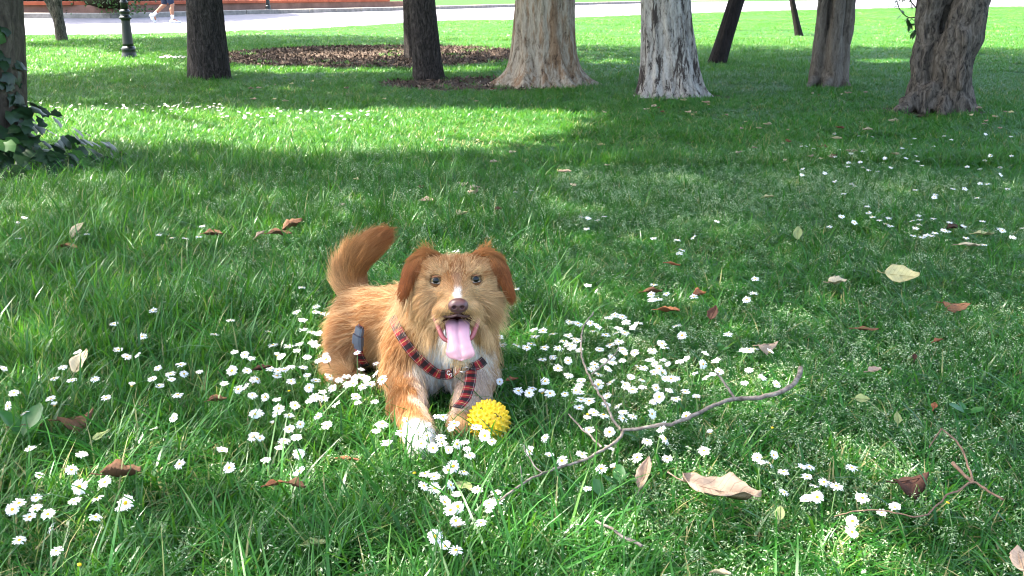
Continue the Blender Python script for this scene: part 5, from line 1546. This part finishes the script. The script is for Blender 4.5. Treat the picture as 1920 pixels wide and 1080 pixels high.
M_DISC = m.m
m = NT('daisy_stem'); m.base(m.mix(m.noise(m.coords('Object'), 80), (.07, .15, .03), (.13, .22, .06)), .5, .4); M_STEM = m.m
def petals(open_, n, seed):
    """two whorls of narrow petals round the disc; open_ 1 flat, 0 closed upwards"""
    rng = np.random.default_rng(seed)
    VV, FF, pk_ = [], [], []
    for k in range(n):
        a = 2 * math.pi * k / n + rng.normal(0, .05); L = rng.uniform(.82, 1.05); w = rng.uniform(.085, .12) * (20 / n) * 1.25
        el = (1 - open_) * 1.15 + rng.normal(0, .10) + (.10 if k % 2 else -.02)
        prof = []
        for s, ww in ((.20, .55), (.50, .95), (.80, 1.0), (.97, .55)):
            rr_ = s * L; up = rr_ * math.sin(el) + .06 * math.sin(s * 3) ; ra_ = .2 + (rr_ - .2) * math.cos(el)
            prof.append((ra_, w * ww, up - .12 * s * s * open_))
        for ra_, ww, up in prof:
            ca, sa = math.cos(a), math.sin(a)
            VV += [(ra_ * ca - ww * sa, ra_ * sa + ww * ca, up), (ra_ * ca + ww * sa, ra_ * sa - ww * ca, up)]
        o = k * 8
        FF += [(o, o + 1, o + 3, o + 2), (o + 2, o + 3, o + 5, o + 4), (o + 4, o + 5, o + 7, o + 6)]
        pk_ += [0, 0, .1, .1, .3, .3, 1, 1]
    return mesh('petals', np.array(VV), np.array(FF)[:, ::-1], M_PETAL, True, {'pink': np.array(pk_) * rng.uniform(.1, 1.0)})
PET = [petals(.98, 21, 1), petals(.95, 23, 2), petals(.85, 20, 3), petals(.9, 19, 4), petals(.62, 20, 5), petals(.30, 18, 6), petals(1.08, 22, 7)]
V, F = lathe([(0.001, .16), (.12, .155), (.22, .11), (.27, .03), (.25, -.03), (.05, -.06), (.001, -.06)], 14)
DISC = mesh('disc', V, F, M_DISC)
V, F = lathe([(.001, -.18), (.09, -.17), (.26, -.04), (.30, .02), (.20, .0), (.001, -.02)], 12)
CALYX = mesh('calyx', V, F, M_STEM)
def where(px, py):
    if py < 480:
        if px < 1450: return 'in plain grass behind the dog'
        return 'in the shade toward the forked trunk, beyond the main drift' if py < 395 else ('in the shaded drift toward the forked trunk' if px < 1760 else 'at the edge of the shaded drift toward the forked trunk')
    if px < 215: return 'in the loose group beside the cracked brown leaf' if py < 830 else 'in the cluster beside the red-brown folded leaf'
    if px < 400: return 'in the thin scatter past the reddish folded leaf'
    if px < 480: return 'in the scatter at the end of a long blue-green blade'
    if px < 635 and py < 610: return 'close behind the dog\'s haunch'
    if px < 635 and py < 680: return 'beside the dog\'s haunch, among taller stems'
    if px < 635 and py < 740: return 'in the drift below the dog\'s haunch'
    if px < 560 and py < 890: return 'in the drift before the flank, out from the dog'
    if px < 730 and py < 735: return 'against the dog\'s flank under the girth strap'
    if px < 730 and py < 890: return 'in the grass before the dog\'s elbow'
    if px < 925 and py < 862: return 'standing round the dog\'s forepaws and ball'
    if px < 960 and py >= 862: return 'in the small cluster in front of the paws' if py < 965 else 'just past the small cluster in front of the paws'
    if px >= 1380 and py > 800: return 'in the loose group past the torn pale leaf' if py < 925 else 'by the thin end of the small twig'
    if py > 795: return 'below the forked fallen stick'
    if py < 572: return 'on the plain lawn beyond the drift by the stick'
    if px < 1045: return 'in the grass between the dog and the stick\'s thin upright shoot'
    if py < 632: return 'beyond the tip of the stick\'s thin shoot'
    if px < 1125: return 'crossed by the stick\'s thin shoot'
    if px < 1215: return 'in the dense drift inside the fork of the stick'
    if px < 1300: return 'in the dense drift above the stick\'s middle'
    return 'scattered above the stick\'s thick end'
stem_cache = {}
def stem_mesh(h, bend, key):
    if key not in stem_cache:
        P = spline([(bend[0] * h, bend[1] * h, -h), (bend[0] * h * .9, bend[1] * h * .9, -h * .55), (bend[0] * h * .35, bend[1] * h * .35, -h * .2), (0, 0, -.0015)], 7)
        V, F = tube(P, np.linspace(.0010, .0009, 7), 5, False)
        stem_cache[key] = mesh('stem', V, F, M_STEM)
    return stem_cache[key]
def daisy(px, py, yellow=False):
    z = DZ.uniform(.050, .075)
    p = at(px, py, z)
    loc, no, d = dog_hit(px, py)
    if loc is not None and d < (p - EYEPOS).length + .03:
        p = EYEPOS + ray(px, py).normalized() * (d - DZ.uniform(.035, .05))
        z = p.z
    wh = where(px, py)
    k = 0 if (px, py) in BIG else DZ.choices(range(7), (5, 5, 4, 4, 2.2, .8, 2))[0]
    look = 'spent yellow daisy disc' if yellow else ('large wide open white daisy' if (px, py) in BIG else ('closing white daisy bud' if k == 5 else ('cup-shaped half open white daisy' if k == 4 else 'open white daisy')))
    root = empty('daisy', p, look + ' ' + wh, 'flower', 'daisies ' + wh)
    rad = DZ.triangular(.0070, .0116, .0098) * (1.18 if (px, py) in BIG else 1)
    tilt = min(abs(DZ.gauss(.16, .42)), 1.25); az = DZ.gauss(-math.pi / 2, 1.1)
    if (px, py) in BIG: tilt, az = .85, -math.pi / 2
    n = Vector((math.sin(tilt) * math.cos(az), math.sin(tilt) * math.sin(az), math.cos(tilt)))
    e = n.to_track_quat('Z', 'Y').to_euler(); e.rotate_axis('Z', DZ.uniform(0, 6.28))
    kinds = [(DISC, 'disc'), (CALYX, 'calyx')]
    if not yellow:
        kinds.append((PET[k], 'petals'))
        if k == 5: rad *= .8
    for me, nm in kinds:
        o = link(nm, me, root); o.rotation_euler = e; o.scale = (rad,) * 3
    kb = DZ.randrange(12)
    st = stem_mesh(.07, (math.cos(kb * 2.4) * .35, math.sin(kb * 2.4) * .35), kb)
    o = link('stem', st, root); s = z / .07; o.scale = (1, 1, s)
flowers = sorted(set(PIX), key=lambda q: -q[1])
for q in flowers[:300]: daisy(*q)
for q in YELLOW: daisy(*q, yellow=True)
# the far daisies, too small to tell apart
bag = Bag()
pv = np.array([v.co[:] for v in PET[0].vertices]); pf = np.array([p.vertices[:] for p in PET[0].polygons])
dv = np.array([v.co[:] for v in DISC.vertices]); df = np.array([p.vertices[:] for p in DISC.polygons])
farp = [(q, .011) for q in flowers[300:]]
for _ in range(60):
    farp.append(((DZ.uniform(45, 420), DZ.gauss(196, 4) + DZ.uniform(0, 10)), .010))
for _ in range(35): farp.append(((DZ.uniform(400, 700), DZ.gauss(212, 6)), .012))
for _ in range(26): farp.append(((DZ.uniform(300, 350), DZ.gauss(106, 2)), .02))
for _ in range(40): farp.append(((DZ.uniform(1500, 1900), DZ.uniform(250, 330)), .011))
pb, db = Bag(), Bag()
for (px, py), s in farp:
    p = np.array(at(px, py, .055))
    t = DZ.gauss(.1, .25); a = DZ.uniform(0, 6.28)
    M = np.array((Matrix.Rotation(a, 3, 'Z') @ Matrix.Rotation(t, 3, 'X')))
    pb.add(pv @ M.T * s + p, pf); db.add(dv @ M.T * s + p, df)
fd = empty('distant_daisies', (0, 5, 0), None, None)
tag(fd, 'white daisies scattered far across the lawn', kind='stuff')
V = np.concatenate(pb.V) - np.array([0, 5, 0])
tag(link('petals', mesh('petals', V, [np.concatenate(v) for v in pb.F.values()], M_PETAL, True, {'pink': np.zeros(len(V))}), fd), kind='stuff')
V = np.concatenate(db.V) - np.array([0, 5, 0])
tag(link('discs', mesh('discs', V, [np.concatenate(v) for v in db.F.values()], M_DISC), fd), kind='stuff')

# ================================================================== fallen leaves
LCOL = dict(tan=((.30, .20, .13), (.48, .36, .26)), brown=((.10, .045, .022), (.22, .11, .055)), dark=((.035, .014, .009), (.085, .035, .02)), rust=((.20, .07, .03), (.34, .14, .06)),
            green=((.17, .22, .07), (.33, .37, .16)), yellow=((.42, .37, .14), (.55, .50, .28)), straw=((.42, .34, .20), (.58, .49, .33)))
LMAT = {}
for nm, (a, b) in LCOL.items():
    m = NT('dead_leaf_' + nm)
    n1 = m.noise(m.coords('Object'), 60, 5, .7); n2 = m.noise(m.coords('Object'), 14, 3)
    c = m.mix(m.ramp(n2, [(.35, (0, 0, 0)), (.65, (1, 1, 1))]), m.mix(n1, a, b), tuple(.5 * (x + y) * .8 for x, y in zip(a, b)))
    vf = m.math('FRACT', m.math('MULTIPLY', m.math('SUBTRACT', m.attr('along').outputs['Fac'], m.math('MULTIPLY', m.attr('across').outputs['Fac'], .16)), 9.0))
    vein = m.math('MULTIPLY', m.math('LESS_THAN', vf, .13), .45)
    c = m.mix(vein, c, tuple(x * .55 for x in a))
    spot = m.noise(m.coords('Object'), 130, 2)
    c = m.mix(m.ramp(spot, [(.66, (0, 0, 0)), (.72, (.7, .7, .7))]), c, tuple(x * .35 for x in a))
    m.base(c, .75, .25).bump(n1, .6, .003); m.translucent(c, .12)
    LMAT[nm] = m.m
def dead_leaf(px, py, lpx, ang, col, label, wid=.5, curl=.5, fold=.25, tip=.0, z=.045, torn=0.0, group=None, pitch=0.0, roll=0.0, stalk=True, seed=None):
    """a curled leaf whose length and heading on the ground follow the photo (ang: degrees, 0 along +x, 90 away)"""
    rng = np.random.default_rng(seed if seed is not None else int(px * 7 + py))
    p = at(px, py, z); L = lpx / ppm(p)
    nu, nv = 23, 9
    u = np.linspace(0, 1, nu); v = np.linspace(-1, 1, nv)
    prof = np.sin(np.pi * np.clip(u, .0, 1) ** .85) ** .8 * (1 - .15 * u)
    edge = 1 + .16 * vnoise(np.stack([u * 9, u * 0, u * 0 + seed_of(px)], -1), 3) - torn * np.maximum(0, vnoise(np.stack([u * 4.5, u * 0 + 5, u * 0 + seed_of(py)], -1), 4))
    if torn: prof = np.clip(prof * (1 + .35 * vnoise(np.stack([u * 5, u * 0, u * 0 + 2.5], -1), 12)), .02, 1.2)
    w = .5 * wid * L * np.maximum(prof, .02)
    U, Vv = np.meshgrid(u, v, indexing='ij')
    X = (U - .5) * L
    other = 1 + .06 * rng.normal(size=nu) - torn * .8 * np.maximum(0, vnoise(np.stack([u * 6, u * 0 + 9, u * 0 + seed_of(px)], -1), 14))
    sgn_edge = np.where(Vv > 0, edge[:, None], other[:, None])
    Y = Vv * w[:, None] * sgn_edge
    Z = fold * np.abs(Y) + curl * (Y ** 2) / (wid * L) * 2 + tip * L * (U - .5) ** 2 * 2 + (.055 + .04 * torn) * L * vnoise(np.stack([U * 5, Vv * 2, U * 0 + px], -1), 6)
    Z = Z - .012 * L * (np.abs(Vv) < .05)
    top = np.stack([X, Y, Z], -1).reshape(-1, 3); bot = top - np.array([0, 0, .0007])
    V = np.concatenate([top, bot])
    i = np.arange(nu - 1)[:, None] * nv; j = np.arange(nv - 1)[None, :]
    Q = np.stack([i + j, i + nv + j, i + nv + j + 1, i + j + 1], -1).reshape(-1, 4)
    n = nu * nv
    ring_ = list(range(nv)) + [k * nv + nv - 1 for k in range(1, nu)] + [(nu - 1) * nv + k for k in range(nv - 2, -1, -1)] + [k * nv for k in range(nu - 2, 0, -1)]
    ring_ = np.array(ring_); rn = np.roll(ring_, -1)
    S_ = np.stack([ring_, rn, rn + n, ring_ + n], -1)
    V = V - np.array([0, 0, .3 * Z.max()])
    root = empty('dead_leaf', p, label, 'leaf', group)
    root.rotation_euler = (R(roll), R(-pitch), R(ang))
    link('blade', mesh('blade', V, [np.concatenate([Q, Q[:, ::-1] + n, S_])], LMAT[col], True, {'along': np.tile(U.ravel(), 2), 'across': np.tile(np.abs(Vv).ravel(), 2)}), root)
    if stalk:
        VV, F = tube(spline([(L * .5, 0, 0), (L * .25, 0, .0006), (-L * .46, 0, Z[0].mean() * .3), (-L * .72, .05 * L, Z[0].mean() - .004)], 10) - np.array([0, 0, .3 * Z.max() - .0008]), np.linspace(.0004, .0013, 10), 5)
        link('midrib', mesh('midrib', VV, F, LMAT['tan' if col in ('tan', 'straw') else col]), root)
def seed_of(x): return float(x % 97) * .37
dead_leaf(1353, 916, 150, -27, 'tan', 'large torn pale tan leaf lying below the stick', .46, .5, .25, .3, .058, .8, roll=16)
dead_leaf(1709, 898, 78, 22, 'dark', 'dark chocolate brown curled leaf in the grass by the small twig', .75, -.6, -.2, .3, .05, roll=15)
dead_leaf(1208, 884, 82, 70, 'tan', 'narrow folded tan leaf standing upright under the stick', .36, .8, .5, .1, .05, pitch=25)
dead_leaf(226, 884, 75, 8, 'brown', 'reddish brown leaf among the daisies with its edge folded', .62, .8, .3, .3, .05, roll=-12)
dead_leaf(142, 780, 66, 40, 'brown', 'cracked brown leaf folded on itself near the daisies', .7, -.5, -.4, .3, .05, roll=10)
dead_leaf(52, 798, 52, 10, 'brown', 'thin brown leaf edge showing beside a green dock leaf', .3, .6, .3, .2, .045)
dead_leaf(150, 676, 55, 75, 'straw', 'pale straw leaf standing among tall grass blades', .62, .4, .2, .1, .06, pitch=38)
dead_leaf(1691, 515, 62, -18, 'yellow', 'broad pale yellow leaf with a browned tip standing on the shaded lawn', .78, .25, .12, .3, .065, roll=32)
dead_leaf(1570, 527, 40, 15, 'straw', 'small straw-coloured leaf with one point turned up', .55, .7, .3, .3, .055, roll=15)
dead_leaf(1794, 569, 50, -10, 'brown', 'rounded dull brown leaf half sunk in seeding grass', .7, -.4, -.2, .2, .05, roll=12)
dead_leaf(1440, 645, 44, 20, 'tan', 'crumpled greyish tan leaf above the stick\'s thick end', .6, -.6, -.4, .2, .06, roll=20)
dead_leaf(1254, 580, 42, -12, 'rust', 'rusty leaf lying just beyond the daisies', .5, .6, .3, .2, .05)
dead_leaf(1337, 586, 36, 60, 'dark', 'dark red-brown leaf standing on edge beyond the daisies', .6, .4, .2, .2, .05, pitch=35)
dead_leaf(1312, 550, 34, 35, 'rust', 'folded rust-brown leaf beside a daisy on the plain lawn', .5, .8, .4, .2, .05, roll=15)
dead_leaf(1224, 545, 38, 10, 'brown', 'dull brown leaf behind the small knot of daisies', .5, .8, .3, .2, .05)
dead_leaf(1262, 494, 30, -35, 'rust', 'slim rust leaf lying on bright grass', .35, .6, .3, .1, .05)
dead_leaf(1640, 694, 34, 25, 'tan', 'small tan leaf beyond the stick\'s thick end', .5, .7, .3, .3, .05, roll=10)
dead_leaf(1617, 748, 28, -10, 'green', 'small pale green leaf in a dark hollow of grass', .75, .3, .1, .2, .05, roll=25)
dead_leaf(1683, 783, 26, 80, 'green', 'pale green leaf standing on its tip in the grass', .6, .4, .1, .1, .055, pitch=40)
dead_leaf(1752, 760, 18, 60, 'rust', 'tiny rust-red leaf scrap on the lawn', .7, .4, .2, .1, .05, pitch=20)
dead_leaf(1760, 637, 26, 30, 'rust', 'small russet leaf in seeding grass', .5, .5, .3, .1, .05)
dead_leaf(1625, 616, 44, -5, 'brown', 'flat dull brown leaf sunk in seeding grass', .5, .2, .1, .1, .045)
dead_leaf(1715, 668, 18, 70, 'dark', 'tiny curled dark leaf on seeding grass', .5, .5, .3, .1, .05, pitch=20)
dead_leaf(872, 912, 62, -62, 'green', 'long pale green leaf among the daisies before the paws', .42, .3, .2, .1, .055, pitch=12)
dead_leaf(516, 906, 36, 25, 'rust', 'orange-brown leaf lying on edge in the long grass', .4, .8, .4, .2, .05)
dead_leaf(556, 908, 42, -28, 'brown', 'greyish brown leaf tucked under long grass blades', .5, .8, .4, .2, .05)
dead_leaf(408, 748, 34, 20, 'brown', 'small brown leaf below a long blue-green blade', .6, .6, .4, .2, .045)
dead_leaf(493, 690, 40, 30, 'dark', 'dark leaf shaded under the daisies by the flank', .4, .6, .4, .1, .04)
dead_leaf(655, 860, 40, -12, 'rust', 'red-brown leaf scrap in the long grass before the flank', .3, .6, .4, .1, .04)
dead_leaf(960, 711, 26, 25, 'rust', 'small red-brown leaf beside the dog\'s shoulder', .45, .6, .3, .2, .05, roll=15)
dead_leaf(190, 815, 36, 50, 'green', 'broad bright green leaf lying among the daisies', .6, .2, .1, .1, .05, pitch=15)
dead_leaf(1913, 1048, 60, 80, 'tan', 'tan leaf partly out of sight at the lawn\'s edge of view', .7, .3, .2, .2, .05, pitch=20)
dead_leaf(1352, 1072, 44, -50, 'straw', 'pale straw leaf poking up from long grass', .45, .6, .3, .1, .05, pitch=20)
dead_leaf(590, 1018, 52, 12, 'green', 'faded green leaf lying in long grass', .5, .4, .2, .1, .045)
dead_leaf(1462, 962, 30, 75, 'green', 'dull green leaf standing in the grass below the daisies', .7, .3, .1, .1, .05, pitch=35)
dead_leaf(400, 438, 40, -10, 'brown', 'grey-brown leaf beside small daisies on the shaded lawn', .6, .6, .3, .2, .05)
dead_leaf(548, 420, 44, 35, 'brown', 'brown leaf standing tall on the shaded lawn behind the tail', .6, .6, .3, .2, .06, pitch=20)
dead_leaf(525, 436, 46, 5, 'brown', 'flat brown leaf lying behind the tail', .4, .6, .3, .1, .045)
dead_leaf(488, 438, 24, 50, 'tan', 'small tan leaf by the brown leaves behind the tail', .5, .6, .3, .1, .05, pitch=20)
dead_leaf(145, 430, 40, 70, 'straw', 'pale leaf standing on the shaded lawn near the ivy', .6, .6, .3, .1, .06, pitch=30)
dead_leaf(128, 462, 40, -10, 'brown', 'brown leaf lying in shade near the ivy', .5, .6, .3, .1, .045)
dead_leaf(1496, 436, 34, 75, 'green', 'pale greenish leaf standing among shaded blades', .55, .4, .2, .1, .06, pitch=35)
dead_leaf(1442, 368, 24, 20, 'yellow', 'small yellow leaf on the shaded lawn', .5, .5, .3, .2, .05)
dead_leaf(1845, 437, 40, 5, 'yellow', 'yellowish leaf lying by the daisies toward the forked trunk', .45, .4, .2, .1, .045)
dead_leaf(1820, 458, 44, -5, 'straw', 'straw leaf lying flat by the daisies toward the forked trunk', .4, .4, .2, .1, .045)
dead_leaf(1793, 425, 40, 15, 'dark', 'dark leaf half hidden among daisies toward the forked trunk', .5, .5, .3, .1, .045)
# small litter farther back
spots = [('litter leaf on the lawn in front of the forked trunk', (1380, 1700), (225, 300), 22), ('litter leaf on the lawn round the streaked trunk\'s foot', (1130, 1400), (186, 215), 14), ('litter leaf on the lawn in front of the mulch bed', (450, 950), (150, 190), 14),
         ('litter leaf on the open lawn before the pale flared trunk', (640, 1200), (260, 400), 18), ('litter leaf beside the roots of the forked trunk', (1800, 1900), (190, 240), 8), ('litter leaf by the triple-stemmed tree', (1480, 1640), (168, 182), 6)]
for lab, (x0, x1), (y0, y1), k in spots:
    for _ in range(k):
        x, y = DZ.uniform(x0, x1), DZ.uniform(y0, y1)
        dead_leaf(x, y, DZ.uniform(.03, .065) * ppm(at(x, y)), DZ.uniform(0, 180), DZ.choice(['tan', 'straw', 'brown', 'tan', 'yellow']), 'small dry ' + lab, DZ.uniform(.4, .65), .6, .3, .2, .05, group='small dry ' + lab.replace('leaf', 'leaves'), roll=DZ.uniform(-20, 20), stalk=False)

# ================================================================== twigs
m = NT('twig_bark'); n1 = m.noise(m.coords('Object', (1, 1, 1)), 90, 5)
m.base(m.ramp(n1, [(.3, (.07, .055, .042)), (.5, (.17, .14, .115)), (.62, (.24, .20, .165)), (.8, (.38, .33, .28))]), .85, .2).bump(n1, .9, .002)
M_TWIG = m.m
m = NT('twig_bark_reddish'); n1 = m.noise(m.coords('Object'), 90, 5)
m.base(m.ramp(n1, [(.3, (.075, .042, .028)), (.6, (.17, .105, .068)), (.8, (.27, .19, .135))]), .8, .3).bump(n1, .6, .001)
M_TWIG2 = m.m
def twig(name, label, branches, mat, base_px, dz=.012):
    b = at(*base_px, .05)
    root = empty(name, b, label, 'stick')
    for k, (pl, d0, d1) in enumerate(branches):
        P = spline([at(x, y, z + dz) for x, y, z in pl], 14 * len(pl))
        n = len(P)
        P = P + .0022 * np.stack([vnoise(P * 42, 40 + q + k) for q in range(3)], -1) + .0012 * np.stack([vnoise(P * 130, 44 + q + k) for q in range(3)], -1)
        kp = np.array([ppm(p) for p in P])
        rad = np.linspace(d0, d1, n) * .37 / kp
        rad = rad * (1 + .12 * vnoise(P * 90, 50 + k) + .28 * np.maximum(0, vnoise(P * 25, 60 + k) - .45))
        V, F = tube(P - np.array(b), rad, 9)
        link('stem' if k == 0 else 'branch', mesh('stem', V, F, mat), root)
twig('fallen_stick', 'long forked bare stick lying over the daisies beside the dog', [
    ([(1502, 690, .075), (1494, 712, .07), (1470, 732, .066), (1430, 743, .064), (1380, 748, .064), (1335, 762, .066), (1300, 780, .066), (1250, 795, .064), (1200, 802, .062), (1166, 806, .062)], 13, 8.5),
    ([(1170, 806, .062), (1162, 820, .060), (1135, 840, .058), (1100, 860, .056), (1060, 873, .056), (1020, 886, .056), (985, 903, .056), (955, 925, .054), (934, 940, .050)], 8.5, 5),
    ([(1166, 808, .062), (1150, 788, .066), (1138, 760, .070), (1124, 738, .072), (1110, 715, .074), (1097, 690, .076), (1090, 660, .078), (1090, 636, .080), (1096, 610, .082), (1113, 586, .085)], 7, 3.5),
    ([(1109, 702, .074), (1128, 686, .078), (1145, 672, .080), (1158, 658, .084), (1160, 651, .085)], 4, 2.2),
    ([(1380, 750, .064), (1372, 735, .075), (1358, 716, .088), (1344, 699, .10)], 7, 5),
    ([(1131, 838, .058), (1112, 822, .064), (1090, 803, .072), (1076, 786, .080), (1068, 774, .085)], 5.5, 3.5),
    ([(1020, 887, .056), (1004, 876, .062), (990, 852, .072), (984, 836, .08)], 4, 2.5),
    ([(977, 905, .056), (976, 886, .072), (976, 872, .080)], 3.5, 2.2),
], M_TWIG, (1166, 806))
twig('fallen_twig', 'thin brown branching twig by the dark curled leaf', [
    ([(1880, 935, .055), (1855, 920, .055), (1826, 905, .056), (1800, 918, .055), (1775, 932, .052), (1755, 950, .050), (1735, 966, .050), (1710, 967, .050), (1660, 958, .050), (1620, 957, .050), (1565, 968, .048)], 6.5, 3),
    ([(1825, 904, .056), (1818, 885, .064), (1808, 850, .076), (1795, 830, .085), (1775, 812, .095), (1764, 804, .10)], 6, 4),
    ([(1764, 804, .10), (1752, 822, .085), (1742, 838, .07)], 4, 2.5),
    ([(1824, 904, .056), (1805, 888, .062), (1786, 867, .07)], 8, 10),
], M_TWIG2, (1826, 905))
twig('stick_fragment', 'short greyish stick fragment lying alone in the grass below the long stick', [([(1118, 975, .05), (1145, 990, .05), (1175, 1008, .048), (1205, 1024, .046)], 6, 9)], M_TWIG, (1160, 1000))

# broad-leaved weeds among the grass
M_WEED = leaf_mat('weed_leaf', (.02, .085, .02), (.045, .15, .035), .25, .4)
WL = np.array([(0, 0, 0), (.16, .25, .05), (.24, .55, .07), (.16, .85, .03), (0, 1, -.03), (-.16, .85, .03), (-.24, .55, .07), (-.16, .25, .05), (0, .5, 0)])
wl_me = mesh('leaf', WL, np.array([[0, 1, 8], [1, 2, 8], [2, 3, 8], [3, 4, 8], [4, 5, 8], [5, 6, 8], [6, 7, 8], [7, 0, 8]]), M_WEED)
for (x, y, n, s, lab) in ((1160, 925, 6, .035, 'low green weed rosette under the stick'), (1200, 838, 5, .038, 'green clover-like weed beside the stick\'s fork'), (1350, 668, 4, .03, 'small broad-leaved weed in the daisies by the stick'), (45, 835, 4, .06, 'broad green dock leaves near the scattered daisies'),
                           (585, 565, 5, .035, 'pale green weed behind the dog\'s haunch'), (1810, 787, 4, .035, 'bluish two-leaved weed on the seeding lawn'), (340, 535, 4, .035, 'pale green weed in the shaded long grass'), (1130, 950, 5, .03, 'green weed rosette in front of the long stick')):
    p = at(x, y, .02)
    w = empty('weed', p, lab, 'weed')
    for k in range(n):
        o = link('leaf', wl_me, w, (0, 0, .012)); o.rotation_euler = (DZ.uniform(.35, .9), DZ.uniform(-.3, .3), 6.283 * k / n + DZ.uniform(-.4, .4)); q = s * DZ.uniform(.7, 1.2); o.scale = (q, q, q)
